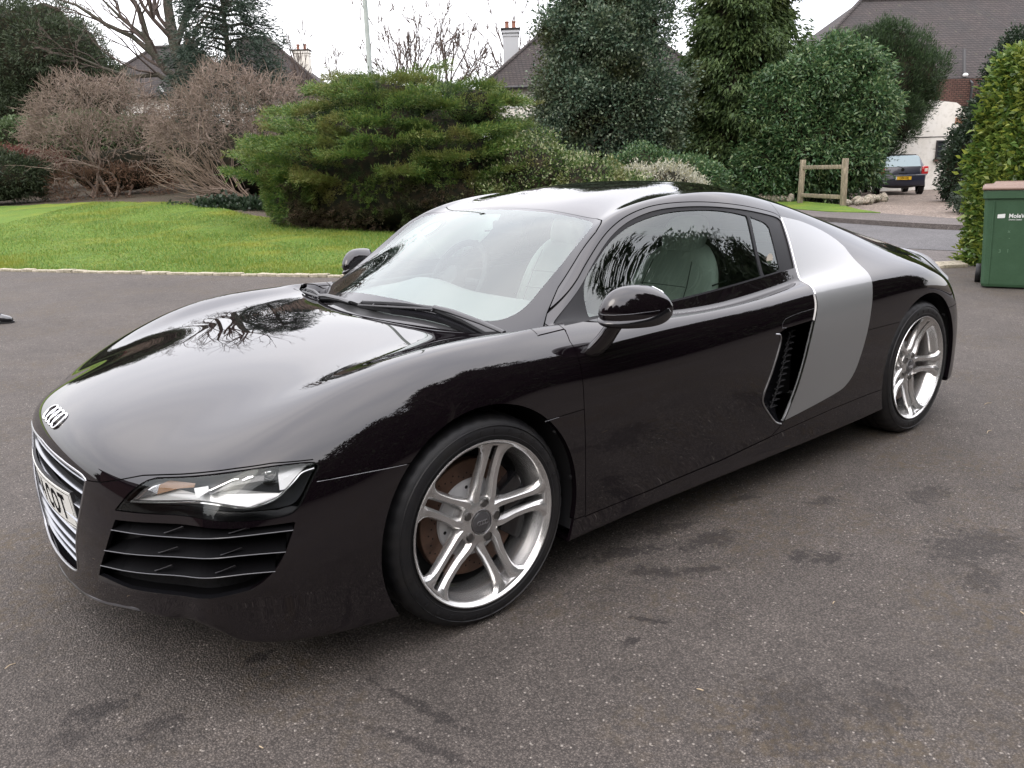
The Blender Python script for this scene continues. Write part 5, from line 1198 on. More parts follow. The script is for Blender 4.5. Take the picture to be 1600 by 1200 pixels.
def shrub_floor(e, o, z0, lst, n, m, nm='low_growth', L_=.09, W_=.04):
    P, O = ellip(LB_(o, z0, lst), n, 5, .25, 3, .3, .7, -.2); V, F = clusters(P, O, 10, .07, L_, W_, (0, 0, .3), .8); mesh_np(nm, V, F, m, e)
eA = bare_shrub((-12.6, 26.6), .95, 4.9, 3.0, 3.7, 'wide leafless brown shrub with a rounded twiggy top, left side of the lawn', 100, 4)
shrub_floor(eA, (-12.6, 26.6), .95, [(-12.4, 26.2, 1.0, 2.2, .9, .9)], 700, leaf_mat('ruddy_twig_leaf', [(.10, .055, .035), (.16, .09, .055), (.07, .05, .03)], rough=.8), 'ruddy_low_growth', .14, .02)
eB = bare_shrub((-7.6, 24.4), .55, 4.8, 3.0, 3.95, 'tall leafless brown shrub with tangled pale stems, against the juniper', 110, 9)
b = MB(); random.seed(5)
for k in range(26):
    x0 = random.uniform(-.9, .3); an = random.uniform(2.6, 3.9); grow(b, (.6+x0*.4, -.9, .0), (cos(an)*1.3, -.3+random.uniform(-.4, .4), .55), 1.3, .028, 2, 4, .4, .2, (2, 3), .7, .6, .12, rmin=.008)
b.build('pale_stems', mat('pale_stem', (.24, .18, .14), rough=.9, noise=[(3, .4, .6, (.14, .10, .07))]), eB, fixn=False, auto=None)
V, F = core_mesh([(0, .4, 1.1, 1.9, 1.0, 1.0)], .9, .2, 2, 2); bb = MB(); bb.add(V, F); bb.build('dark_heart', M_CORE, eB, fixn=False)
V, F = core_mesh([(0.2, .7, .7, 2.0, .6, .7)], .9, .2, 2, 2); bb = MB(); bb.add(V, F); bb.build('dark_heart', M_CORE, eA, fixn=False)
# ivy and low shrubs under them
P, O = ellip([(0, .1, -.05, 2.6, .7, .26), (-1.2, .2, -.05, .8, .7, .34), (1.3, .1, 0, .7, .6, .2)], 1300, 3, .45, 3, .4, .5, 0); V, F = clusters(P, O, 12, .07, .10, .08, (0, 0, .5), .7); e = base_empty('ivy', (-6.4, 22.3), .48, 'dark glossy ivy trailing along the ground below the tangled leafless shrub', 'ivy'); mesh_np('foliage', V, F, M_IVY, e)
bush('low_shrub', (-15.2, 25.6), .95, [(-15.6, 25.6, 1.45, 1.5, .9, .75)], 1500, 14, .08, .10, .03, M_YEWD, 'low dark green shrub at the left edge of the lawn', 'shrub', core=.85)
bush('red_shrub', (-17.3, 28.5), 1.0, [(-17.0, 28.5, 1.9, 1.9, .8, .55)], 900, 14, .08, .12, .03, M_RED, 'low red-brown shrub at the far left behind the dark green one', 'shrub', core=.85)
bush('clipped_hedge', (-16.5, 31), 1.05, [(-19.5, 31, 2.3, 1.6, .8, 1.1), (-17.5, 31, 2.5, 1.6, .8, 1.1), (-15.2, 31, 2.6, 1.7, .8, 1.1), (-13.3, 31, 2.4, 1.5, .8, 1.1), (-11.3, 31, 2.4, 1.6, .8, 1.0)], 5000, 12, .09, .10, .06, leaf_mat('box_leaf', [(.05, .08, .03), (.08, .12, .05), (.11, .15, .07)]), 'smooth green hedge seen between the stems of the leafless shrub', 'hedge', core=.9, amp=.05, sub=0)
bush('evergreen_tree', (-20.8, 38), 1.0, [(-21.8, 38, 6.2, 2.4, 2.2, 2.9), (-20.1, 38, 6.6, 2.2, 2.2, 2.5), (-18.6, 38, 6.0, 1.7, 1.8, 2.1), (-20.5, 38, 3.6, 2.8, 2.2, 2.4), (-23.6, 38, 4.9, 2.4, 2.2, 3.0), (-17.4, 38, 5.3, 1.0, 1.2, 1.3), (-19.5, 38, 4.5, 2.0, 2.0, 2.2)], 16000, 12, .14, .16, .035, M_YEWD, 'big round dark evergreen tree at the left edge, behind the wide leafless shrub', 'evergreen tree', core=.82, amp=.22, fr=1.6, trunk=[([(-20.5, 38, 1), (-20.5, 38, 5)], .3)])

# bare spreading tree
def bare_tree(o, z0, label, limbs, seed, m=M_BARK, group=None, depth=5, spread=.55, rmin=.008):
    random.seed(seed); e = base_empty('bare_tree', o, z0, label, 'bare tree', group); t = MB(); c_ = MB()
    for pts, r0, r1 in limbs:
        P = [Vector((a-o[0], d-o[1], z-z0)) for a, d, z in pts]; k = len(P); rr = [r0+(r1-r0)*i/(k-1) for i in range(k)]; t.tube(P, rr, 9)
        for i in range(1, k):
            for _ in range(2 if i < k-1 else 3):
                dv = (P[i]-P[i-1]).normalized(); q = Vector((random.gauss(0, 1), random.gauss(0, .8), random.gauss(.2, .7))).normalized()
                grow(c_, P[i], (dv*.8+q*.7), random.uniform(.7, 1.3)*min(1.6, .5+rr[i]*9), max(rmin, rr[i]*.45), depth-2, 4, spread, .15, (2, 3), .68, .6, .15, rmin=rmin)
    t.build('trunk', m, e, fixn=False); c_.build('crown', M_TWIGD, e, fixn=False, auto=None); return e
bare_tree((-11.6, 32), 1.0, 'tall leafless tree with arching bare limbs rising between the two brown shrubs', [
    ([(-11.5, 32, 1.0), (-11.55, 32, 3.5), (-11.75, 32, 4.8), (-11.95, 32, 6.2), (-12.0, 32, 7.4), (-11.9, 32, 8.2)], .30, .13),
    ([(-11.7, 32, 4.6), (-12.3, 31.8, 5.2), (-12.7, 31.6, 6.0), (-12.8, 31.5, 7.0), (-13.3, 31.3, 8.4)], .17, .06),
    ([(-12.5, 31.7, 5.6), (-13.2, 31.5, 6.3), (-14.0, 31.3, 6.7), (-14.8, 31, 7.3), (-15.4, 31, 7.5)], .11, .03),
    ([(-11.75, 32, 4.4), (-12.6, 31.8, 5.05), (-13.5, 31.5, 4.95), (-14.3, 31.2, 5.25), (-15.0, 31, 5.6)], .12, .025),
    ([(-12.7, 31.6, 6.2), (-13.5, 31.5, 6.9), (-14.2, 31.4, 7.7)], .08, .03), ([(-11.9, 32, 6.0), (-11.3, 32, 7.2), (-10.9, 32, 8.6)], .13, .07)], 3)
# dark conifer at the top left
def conifer(name, o, z0, h, Rb, label, m, n, K=16, zb=.1, droop=-.35, L_=.20, W_=.05, seed=1, prof=1.0, group=None, core=.62, spread=.10, gaps=.25, twr=None, cat='conifer'):
    e = base_empty(name, o, z0, label, cat, group)
    nb = n; z = zb*h+(1-zb)*h*RNG.random(nb)**1.25; th = RNG.uniform(0, 2*pi, nb); t = (z-zb*h)/(h*(1-zb))
    R_ = Rb*(1-t)**prof*(np.clip(t*8, .55, 1)); lump = 1+.22*np.sin(th*5+z*1.9+seed)+.16*np.sin(z*5.1+np.sin(th*3)*2)+.10*np.sin(th*11+z*3)
    r = R_*lump*(1-.45*RNG.random(nb)**2); m_ = RNG.random(nb) > gaps*(np.sin(z*5.1+np.sin(th*3)*2) < -.4)
    P = np.stack([r*np.cos(th), r*np.sin(th), z], 1)[m_]; O = np.stack([np.cos(th), np.sin(th), 0*th], 1)[m_]
    V, F = clusters(P, O, K, spread, L_, W_, (0, 0, droop), .45, .1); mesh_np('foliage', V, F, m, e)
    b = MB(); b.tube([(0, 0, -.2), (.05, 0, h*.5), (0, 0, h*.97)], [twr or h*.028, h*.018, .02], 9)
    for k in range(70):
        zz = h*(zb+.9*(1-zb)*random.random()); a_ = random.uniform(0, 2*pi); rr_ = Rb*(1-(zz/h-zb)/(1-zb))**prof*.85; b.tube([(0, 0, zz), (cos(a_)*rr_*.6, sin(a_)*rr_*.6, zz+.1), (cos(a_)*rr_, sin(a_)*rr_, zz-.15)], [.05, .03, .01], 4)
    b.build('trunk', M_BARK, e, fixn=False)
    if core:
        V = []; F = []; nu, nv = 24, 24
        for i in range(nv+1):
            tt = i/nv; zz = h*(zb+(1-zb)*tt)*.97
            for j in range(nu):
                a_ = 2*pi*j/nu; rr_ = Rb*(1-tt)**prof*core*min(1, tt*8+.5)*(1+.2*sin(a_*5+zz*1.9+seed)); V.append((rr_*cos(a_), rr_*sin(a_), zz))
        for i in range(nv):
            for j in range(nu): F.append((i*nu+j, i*nu+(j+1) % nu, (i+1)*nu+(j+1) % nu, (i+1)*nu+j))
        b = MB(); b.add(V, F); b.build('inner_branches', M_CORE, e, fixn=False)
    return e
conifer('fir_tree', (-8.95, 28.5), .9, 7.0, 1.9, 'tall dark blue-green fir, trunk cut by the photo top, behind the tangled leafless shrub', leaf_mat('fir_needles', [(.02, .035, .024), (.03, .05, .034), (.045, .07, .045)], rough=.6), 4200, 12, .12, -.1, .17, .03, 2, .32, core=0, gaps=.6, twr=.30, cat='fir tree')
conifer('cypress_tree', (8.1, 29.5), 0, 11.8, 2.1, 'tall drooping dark green cypress standing between the holly and the glossy laurel', M_LEY, 9000, 14, .02, -.75, .20, .06, 5, .62, core=.74, spread=.11, cat='cypress tree')
# holly
bush('holly_tree', (3.0, 27.5), .05, [(3.0, 27.5, 2.9, 2.5, 1.9, 1.7), (2.1, 27.2, 3.6, 1.1, 1.4, 1.2), (4.2, 27.5, 3.6, 1.55, 1.5, 1.5), (3.0, 27.5, 5.2, 1.7, 1.6, 1.7), (4.4, 27.6, 5.6, 1.15, 1.2, 1.2), (2.1, 27.4, 5.3, .95, 1.0, 1.0), (3.3, 27.6, 7.0, 1.5, 1.4, 1.6), (4.9, 27.4, 2.2, .75, .9, 1.1), (1.5, 27.4, 2.2, .7, .9, .8), (4.3, 27.5, 7.2, .8, .9, 1.0)],
     12000, 10, .18, .10, .06, M_HOLLY, 'tall grey-green holly tree with loose airy top, left of the cypress', 'holly tree', core=.42, amp=.3, fr=2.6, shell=.5, keep=.55,
     trunk=[([(3.0, 27.5, 0), (3.05, 27.5, 3), (3.3, 27.6, 8)], [.18, .12, .03]), ([(3.05, 27.5, 3), (2.2, 27.4, 5.6)], [.08, .02]), ([(3.05, 27.5, 3.2), (4.3, 27.5, 6.0)], [.08, .02])])
bush('variegated_shrub', (1.0, 18.4), .02, [(.6, 18.4, .95, 1.15, 1.0, 1.05), (1.7, 18.2, .70, 1.1, 1.0, .85), (2.5, 17.8, .50, .8, .8, .70), (-.2, 18.2, .6, .7, .8, .8)], 4200, 11, .07, .075, .034, M_VEG, 'mounded green shrub with cream-edged leaves, directly behind the car roof', 'variegated shrub', core=.85, amp=.14)
bush('silver_shrub', (3.5, 18.0), .0, [(3.45, 18.0, .72, .72, .6, .58), (2.8, 18.2, .85, .45, .5, .45), (4.05, 17.9, .52, .4, .5, .42)], 1700, 12, .06, .075, .022, M_GREY, 'low silver-grey leaved shrub behind the rear of the car roof', 'silver shrub', core=.8)
bush('green_shrub', (4.7, 24), .0, [(3.9, 24.5, .95, 1.1, .8, .85), (5.2, 24, .8, .9, .8, .8)], 2400, 12, .08, .09, .04, M_LAUR, 'dark green shrub at the foot of the holly tree', 'shrub', core=.85)
bush('laurel', (9.8, 27.4), .1, [(9.80, 27.40, 1.72, 2.06, 1.54, 1.65), (10.96, 27.60, 2.77, 1.29, 1.44, 1.44), (8.96, 27.40, 2.77, 1.13, 1.24, 1.03), (9.80, 27.60, 3.72, 1.03, 1.24, 0.98), (8.33, 27.20, 0.98, 0.98, 1.03, 0.93), (11.38, 27.60, 3.93, 0.77, 0.93, 0.77), (10.54, 27.40, 4.46, 0.57, 0.72, 0.52), (8.64, 27.40, 3.62, 0.52, 0.72, 0.52), (9.48, 26.60, 1.40, 0.93, 0.82, 0.82), (10.96, 26.60, 1.19, 0.82, 0.82, 0.72)], 10000, 12, .13, .15, .052, M_LAUR, 'broad glossy laurel bush behind the wooden rail frame', 'laurel bush', core=.74, bias=(0, 0, -.25), amp=.26, fr=3.4, rnd=.55, shell=.25)
bush('yew_tree', (14.2, 31.5), 0, [(13.4, 31.5, 3.7, 1.9, 1.4, 2.0), (14.8, 31.7, 4.2, 1.1, 1.1, 1.5), (12.6, 31.5, 4.2, 1.3, 1.2, 1.4), (13.2, 31.5, 2.2, 1.3, 1.1, 1.4), (15.5, 31.7, 4.0, .55, .7, 1.1), (14.2, 31.6, 5.1, .7, .7, .9), (12.6, 31.5, 1.6, 1.0, 1.0, 1.2), (14.3, 31.2, 2.6, .85, .8, .85), (13.7, 31.2, 1.5, .7, .7, .8), (12.9, 31.5, 5.0, .6, .6, .8), (13.6, 31.4, 5.2, .5, .5, .8)], 11000, 14, .10, .13, .022, M_YEW, 'very dark upright yew leaning over the parked hatchback', 'yew tree', core=.72, bias=(0, 0, .9), amp=.26, fr=3.2, rnd=.4, shell=.22, trunk=[([(12.6, 31.5, 0), (13.2, 31.5, 3)], .22)])
bush('ivy_clad_shrub', (14.2, 24.5), 0, [(13.75, 24.5, 1.0, 1.0, 1.1, 1.15), (14.4, 24.5, 1.9, 1.2, 1.1, 1.3), (15.0, 24.5, 3.2, 1.2, 1.1, 1.5), (14.6, 23.5, .8, 1.4, 1.0, 1.0), (15.6, 24.5, 4.1, 1.0, 1.0, .9)], 6500, 12, .09, .10, .055, M_IVYG if 'M_IVYG' in globals() else M_IVY, 'dark grey-green shrub to the right of the parked hatchback', 'shrub', core=.88)
bush('low_ground_shrub', (10.3, 19.0), .1, [(10.55, 18.6, .25, .35, .6, .35), (10.9, 19.5, .35, .4, .6, .4)], 600, 10, .05, .06, .03, M_IVY, 'small shrub at the gravel edge just left of the hedge', 'shrub', core=.8)
# near clipped hedge
def hedge():
    o = (6.98, 10.05); e = base_empty('laurel_hedge', o, 0, 'tall clipped hedge of bright yellow-green leaves behind the green wheelie bin', 'hedge')
    n = 5200; W_, D_, H_ = 2.3, 1.0, 2.42
    fc = RNG.choice(4, n, p=[.46, .30, .16, .08]); u = RNG.random(n); v = RNG.random(n)
    x = np.where(fc == 0, -W_/2+W_*u, np.where(fc == 1, -W_/2, np.where(fc == 2, -W_/2+W_*u, -W_/2+W_*u))); y = np.where(fc == 0, -D_/2, np.where(fc == 1, -D_/2+D_*u, np.where(fc == 2, -D_/2+D_*v, D_/2))); z = np.where(fc == 2, H_, H_*v)
    top = np.clip((z-1.3)/1.15, 0, 1); x = x+.14*top*np.where(x < -W_/2+.5, 1, 0)*(1 if True else 0); rnd_ = np.clip((z-2.1)/.35, 0, 1)**2*.22; y = y+np.where(y < 0, rnd_, -rnd_)
    P = np.stack([x, y, z], 1); O = np.stack([np.where(fc == 1, -1., 0), np.where(fc == 0, -1., np.where(fc == 3, 1., 0)), np.where(fc == 2, 1., 0)], 1)
    q = sn(P, 3.2, 2)[:, None]*.07; P = P+O*q-O*(.10*RNG.random(n)**2)[:, None]
    V, F = clusters(P, O, 9, .045, .085, .038, (0, 0, .45), .65, .16); mesh_np('foliage', V, F, M_HEDGE, e)
    b = MB(); b.box((.10, 0, H_/2-.02), (W_-.30, D_-.30, H_-.25)); b.build('branches', M_CORE, e, smooth=False)
hedge()
# small bare trees far behind
for (a, d, z0, h, sd_, lab) in ((-5.6, 46, 3.0, 9.0, 3, 'small leafless tree on the skyline just right of the lamp post'), (-3.9, 47, 3.0, 8.6, 8, 'slim leafless tree on the skyline, right-hand one of the pair near the lamp post'), (.6, 48, 3.0, 9.5, 12, 'leafless tree top beside the white chimney'), (-11.3, 52, 2, 9.0, 21, 'leafless tree top to the left of the lamp post')):
    random.seed(sd_); e = base_empty('bare_tree', (a, d), z0-3, lab, 'bare tree', None); b = MB(); b.tube([(0, 0, 0), (0, 0, 3)], .14, 6); b.build('trunk', M_BARK, e); b = MB()
    for k in range(7): grow(b, (0, 0, 2.6+.2*k), (random.gauss(0, .40), random.gauss(0, .35), 1), h*.30, .10, 4, 4, .38, .3, (2, 3), .70, .6, .12, rmin=.020)
    b.build('crown', M_TWIGD, e, fixn=False, auto=None)
# dwarf wall of rockery stones by the verge
def rock(a, d, z, r, label, grp):
    bm = bmesh.new(); bmesh.ops.create_icosphere(bm, subdivisions=2, radius=1)
    sx_, sy_, sz_ = random.uniform(.7, 1.3), random.uniform(.6, 1), random.uniform(.6, 1.1); sd_ = random.random()*50
    for v in bm.verts: k = 1+.25*float(sn(np.array(v.co), 2.1, sd_)); v.co = Vector((v.co.x*sx_*k, v.co.y*sy_*k, v.co.z*sz_*k))*r
    me = bpy.data.meshes.new('rock'); bm.to_mesh(me); bm.free(); o = link_mesh('rockery_stone', me, M_ROCK); x, y = sp(a, d); o.location = (x, y, z); o.rotation_euler = (random.random()*.5, random.random()*.5, random.random()*6); return tag(o, label, 'stone', grp)
M_ROCK = mat('rock_grey_buff', (.26, .22, .17), rough=.9, noise=[(5, .4, .6, (.13, .13, .09)), (30, .5, .6, (.36, .32, .27))], bump=(20, .7, .03))
random.seed(31)
for k in range(14):
    t = k/13; rock(9.45+2.3*t**.9, 23.2+2.9*t+.25*sin(k*2), .16, random.uniform(.10, .17), 'rough buff stone in the row along the gravel drive right of the rail frame', 'stones along the gravel drive')
for k in range(9):
    t = k/8; rock(8.0+.85*t, 26.6-.3*t+.3*sin(k*3), .20, random.uniform(.11, .18), 'pale rough stone in the heap left of the rail frame', 'stones left of the rail frame')
# behind the photographer: seen only as dark shapes mirrored in the paintwork
def back_tree(a, d, h, r, seed, lab):
    random.seed(seed); bush('evergreen_tree', (a, d), 0, [(a, d, h*.45, r, r, h*.42), (a+r*.45, d, h*.30, r*.8, r*.8, h*.28), (a-r*.5, d, h*.33, r*.8, r*.8, h*.30), (a+r*.1, d, h*.72, r*.65, r*.65, h*.27)], 2600, 10, .22, .34, .13, M_YEWD, lab, 'evergreen tree', 'trees behind the photographer', core=.86, amp=.25, fr=1.2, seed=seed, trunk=[([(a, d, 0), (a, d, h*.4)], .25)])
# ------------------------------------------------------------------ houses
def tile_mat(name, c1, c2, rows=9.0):
    m = mat(name, c1, rough=.9, noise=[(1.2, .4, .65, c2), (12, .45, .7, tuple(x*.6 for x in c1)), (3.5, .60, .75, (.09, .085, .055))]); t = m.node_tree; p = t.nodes['Principled BSDF']
    tc_ = t.nodes.new('ShaderNodeTexCoord'); br = t.nodes.new('ShaderNodeTexBrick'); br.inputs['Scale'].default_value = 1; br.inputs['Brick Width'].default_value = .19; br.inputs['Row Height'].default_value = 1/rows; br.inputs['Mortar Size'].default_value = .018
    br.inputs['Color1'].default_value = (1, 1, 1, 1); br.inputs['Color2'].default_value = (.62, .62, .62, 1); br.inputs['Mortar'].default_value = (.18, .18, .18, 1)
    sp_ = t.nodes.new('ShaderNodeSeparateXYZ'); cb = t.nodes.new('ShaderNodeCombineXYZ'); ad_ = t.nodes.new('ShaderNodeMath'); ad_.operation = 'ADD'
    t.links.new(tc_.outputs['Object'], sp_.inputs[0]); t.links.new(sp_.outputs['X'], ad_.inputs[0]); t.links.new(sp_.outputs['Y'], ad_.inputs[1]); t.links.new(ad_.outputs[0], cb.inputs['X']); t.links.new(sp_.outputs['Z'], cb.inputs['Y']); t.links.new(cb.outputs[0], br.inputs['Vector'])
    src = p.inputs['Base Color'].links[0].from_socket; x = t.nodes.new('ShaderNodeMixRGB'); x.blend_type = 'MULTIPLY'; x.inputs[0].default_value = .8; t.links.new(src, x.inputs[1]); t.links.new(br.outputs['Color'], x.inputs[2]); t.links.new(x.outputs[0], p.inputs['Base Color'])
    b = t.nodes.new('ShaderNodeBump'); b.inputs['Strength'].default_value = .8; b.inputs['Distance'].default_value = .04; t.links.new(br.outputs['Color'], b.inputs['Height']); t.links.new(b.outputs[0], p.inputs['Normal']); return m
M_TILE = tile_mat('roof_tiles_brown', (.052, .040, .037), (.038, .032, .031), 9)
M_TILE2 = tile_mat('roof_tiles_dark', (.075, .062, .058), (.055, .048, .045), 7)
M_BRICK = tile_mat('brick_wall', (.13, .065, .048), (.10, .05, .04), 13)
M_REND = mat('white_render', (.68, .66, .61), rough=.85, noise=[(.8, .4, .7, (.60, .57, .50)), (9, .5, .75, (.52, .50, .44))], bump=(60, .2, .01))
M_WFR = mat('white_window_frame', (.75, .75, .74), rough=.5)
M_PANE = mat('window_pane', (.03, .035, .04), rough=.05, coat=1)
M_GUT = mat('black_gutter', (.015, .015, .016), rough=.4)
M_POT = mat('clay_pot', (.20, .085, .055), rough=.85)
def hip_roof(name, x0, x1, y0, y1, z0, z1, m, par, hx0, hx1, th=.12, over=.25, ridge=True):
    yc = (y0+y1)/2; x0 -= over; x1 += over; y0 -= over; y1 += over
    V = [(x0, y0, z0), (x1, y0, z0), (x1, y1, z0), (x0, y1, z0), (hx0, yc, z1), (hx1, yc, z1), (x0, y0, z0-th), (x1, y0, z0-th), (x1, y1, z0-th), (x0, y1, z0-th)]
    b = MB(); b.add(V, [(0, 1, 5, 4), (1, 2, 5), (2, 3, 4, 5), (3, 0, 4), (0, 6, 7, 1), (1, 7, 8, 2), (2, 8, 9, 3), (3, 9, 6, 0), (9, 8, 7, 6)]); r = b.build(name, m, par, smooth=False)
    if ridge:
        b = MB(); b.tube([(hx0, yc, z1+.02), (hx1, yc, z1+.02)], .11, 8); b.tube([(x0, y0, z0+.02), (hx0, yc, z1+.02)], .09, 8); b.tube([(x1, y0, z0+.02), (hx1, yc, z1+.02)], .09, 8); b.build('ridge_tiles', M_TILE2, r)
    b = MB(); b.tube([(x0, y0-.06, z0-.07), (x1, y0-.06, z0-.07)], .07, 8); b.build('gutter', M_GUT, r); return r
def window(par, x, y, z, w_, h, panes=2, sill=None, fr=M_WFR):
    f = MB(); t = .055
    for (cx, cz, dx, dz) in ((x, z+h/2-t/2, w_, t), (x, z-h/2+t/2, w_, t)): f.box((cx, y-.03, cz), (dx, .07, dz))
    for k in range(panes+1): f.box((x-w_/2+t/2+(w_-t)*k/panes, y-.032, z), (t, .07, h-2*t))
    f.box((x, y-.028, z+h*.18), (w_-2*t, .05, .035)); o = f.build('window', fr, par, smooth=False)
    g = MB(); g.box((x, y-.006, z), (w_-.03, .02, h-.03)); g.build('pane', M_PANE, o, smooth=False)
    if sill: s_ = MB(); s_.box((x, y-.07, z-h/2-.05), (w_+.12, .16, .09)); s_.build('sill', sill, o, smooth=False)
    return o
def chimney(par, x, y, z0, z1, w_, d_, m, pots=2, band=M_TILE2):
    b = MB(); b.box((x, y, (z0+z1)/2), (w_, d_, z1-z0)); b.box((x, y, z1-.30), (w_+.06, d_+.06, .07)); b.box((x, y, z1-.12), (w_+.14, d_+.14, .10)); o = b.build('chimney', m, par, smooth=False)
    b = MB(); b.box((x, y, z1+.03), (w_+.20, d_+.20, .06)); b.build('chimney_cap', band, o, smooth=False)
    for k in range(pots):
        b = MB(); b.lathe([(.09, z1+.06), (.12, z1+.08), (.10, z1+.12), (.095, z1+.36), (.12, z1+.38), (.12, z1+.42), (.085, z1+.42), (.08, z1+.1)], 12, 'z', (x-w_*.22+w_*.44*k/max(1, pots-1), y, 0)); b.build('chimney_pot', M_POT, o)
    return o
# right-hand house with the sweeping roof
H = base_empty('tiled_house', (18, 38), 0, 'large brick house under a huge brown tiled roof, with a white rendered wing', 'house')
b = MB(); b.box((2.2, 1.5, 2.2), (15.2, 8.6, 4.4)); b.build('wall', M_BRICK, H, smooth=False)
hip_roof('roof', -6.3, 11, -2.4, 8.2, 4.36, 8.42, M_TILE, H, -1.35, 7.5)
b = MB(); b.tube([(1.05, -2.95, .1), (1.05, -2.95, 4.2), (1.05, -2.7, 4.35)], .05, 8); b.build('downpipe', M_GUT, H)
b = MB(); b.tube([(.95, -2.45, 4.55), (1.05, -2.05, 5.6)], .06, 8); b.build('vent_pipe', M_GUT, H)
b = MB(); b.lathe([(.09, 4.50), (.11, 4.56), (.06, 4.62)], 10, 'z', (.95, -2.55, 0)); b.build('lead_collar', M_WFR, H)
wn = MB(); wn.prism([(-3.4, -.2), (.62, -.2), (.62, 2.75), (.40, 3.25), (.15, 3.42), (-.9, 3.55), (-3.4, 3.55)], -3.6, -2.82, 'y'); wg = wn.build('rendered_wing', M_REND, H, smooth=False)
b = MB(); b.box((.42, -3.615, 2.72), (.50, .03, .24)); b.build('brick_panel', mat('orange_brick', (.30, .14, .07), rough=.9, noise=[(20, .4, .6, (.2, .1, .06))]), wg, smooth=False)
b = MB(); b.box((-1.0, -3.608, 2.12), (3.2, .016, .03)); b.build('render_joint', M_GUT, wg, smooth=False)
window(wg, -.33, -3.6, 1.62, .36, .72, 1, M_BRICK, M_GUT)
b = MB(); b.box((.80, -3.45, 3.0), (.55, .9, .08), rot=Matrix.Rotation(RAD(52), 3, 'Y')); b.build('wing_verge', M_TILE, wg, smooth=False)
b = MB(); b.box((2.1, -2.86, 2.5), (.07, .05, .9)); b.build('door_frame', M_WFR, H, smooth=False)
# middle house with white chimney
H = base_empty('gabled_house', (4, 46), 0, 'white and brick house with a tall white chimney, half hidden behind the holly tree', 'house')
b = MB(); b.box((.6, 0, 1.85), (10.4, 7, 3.7)); b.build('brick_storey', M_BRICK, H, smooth=False)
b = MB(); b.box((.6, 0, 4.45), (10.4, 7, 1.5)); wl = b.build('upper_wall', M_REND, H, smooth=False)
hip_roof('roof', -4.6, 5.8, -3.5, 3.5, 5.25, 9.2, M_TILE, H, -.6, 1.8, over=.5)
chimney(H, -3.55, -.6, 5.4, 8.28, .80, .7, mat('chimney_white', (.36, .37, .38), rough=.8), 2)
window(wl, -4.15, -3.5, 4.55, .55, .5, 1); window(wl, -3.35, -3.5, 4.55, .75, .55, 1); window(wl, -1.75, -3.5, 4.42, 1.5, 1.05, 4); window(wl, 1.9, -3.5, 4.42, 1.8, 1.05, 4)
b = MB(); b.tube([(-4.62, -3.57, 3.7), (-4.62, -3.57, 5.1)], .04, 6); b.build('downpipe', M_WFR, H)
H = base_empty('white_garage', (5.9, 32), 0, 'small white outbuilding glimpsed between the holly tree and the cypress', 'outbuilding')
b = MB(); b.box((0, 0, 1.0), (1.6, 2, 2.1)); b.build('wall', M_REND, H, smooth=False); hip_roof('roof', -.8, .8, -1, 1, 2.1, 2.7, M_TILE2, H, -.2, .2, over=.1, ridge=False)
# left house
H = base_empty('white_house', (-19, 52), 1.0, 'white house with brown roof and brick chimney, behind the bare tree on the left', 'house')
b = MB(); b.box((-.5, 0, 2.45), (8.5, 6, 4.9)); wl = b.build('wall', M_REND, H, smooth=False); hip_roof('roof', -4.75, 3.75, -3, 3, 4.95, 7.9, M_TILE, H, -1.6, .6, over=.45)
chimney(H, .15, -.2, 6.4, 7.75, .95, .6, M_BRICK, 2)
for x_ in (-3.6, -1.6, .8, 2.4): window(wl, x_, -3, 3.6, .9, 1.0, 2)
b = MB(); b.tube([(.0, -3.1, 0), (.0, -3.1, 4.8), (-.3, -3.3, 5.4)], .07, 8); b.build('soil_pipe', M_WFR, H)
H = base_empty('brown_roofed_house', (-14.5, 58), 1.5, 'house with a dark brown sloping roof and white chimney, left of the lamp post', 'house')
b = MB(); b.box((0, 0, 2.4), (8, 6, 4.8)); b.build('wall', M_REND, H, smooth=False); hip_roof('roof', -4.6, 3.2, -3, 3, 4.8, 8.7, M_TILE, H, -2.6, -1.0, over=.4)
chimney(H, 1.15, .3, 5.4, 7.85, 1.0, .7, M_REND, 2)
H = base_empty('low_roofed_house', (-10.2, 60), 1.5, 'low brown hipped roof just left of the lamp post, above the juniper', 'house')
b = MB(); b.box((0, 0, 2.2), (4.4, 5, 4.4)); b.build('wall', M_REND, H, smooth=False); hip_roof('roof', -2.4, 2.4, -2.5, 2.5, 4.5, 6.35, M_TILE2, H, -.9, 1.3, over=.4)
# lamp post
H = base_empty('lamp_post', (-3.05, 20), .5, 'tall plain grey-green steel lamp post rising behind the juniper', 'lamp post')
b = MB(); b.tube([(0, 0, 0), (0, 0, 1.4), (0, 0, 1.45), (-.02, 0, 8.0)], [.085, .085, .058, .050], 16); b.build('pole', mat('painted_steel_grey', (.26, .29, .27), rough=.5, noise=[(3, .45, .6, (.22, .25, .23))]), H)
b = MB(); b.box((.0, -.45, 8.1), (.22, .7, .12), ch=.04); b.build('lamp_head', M_SATIN, H)
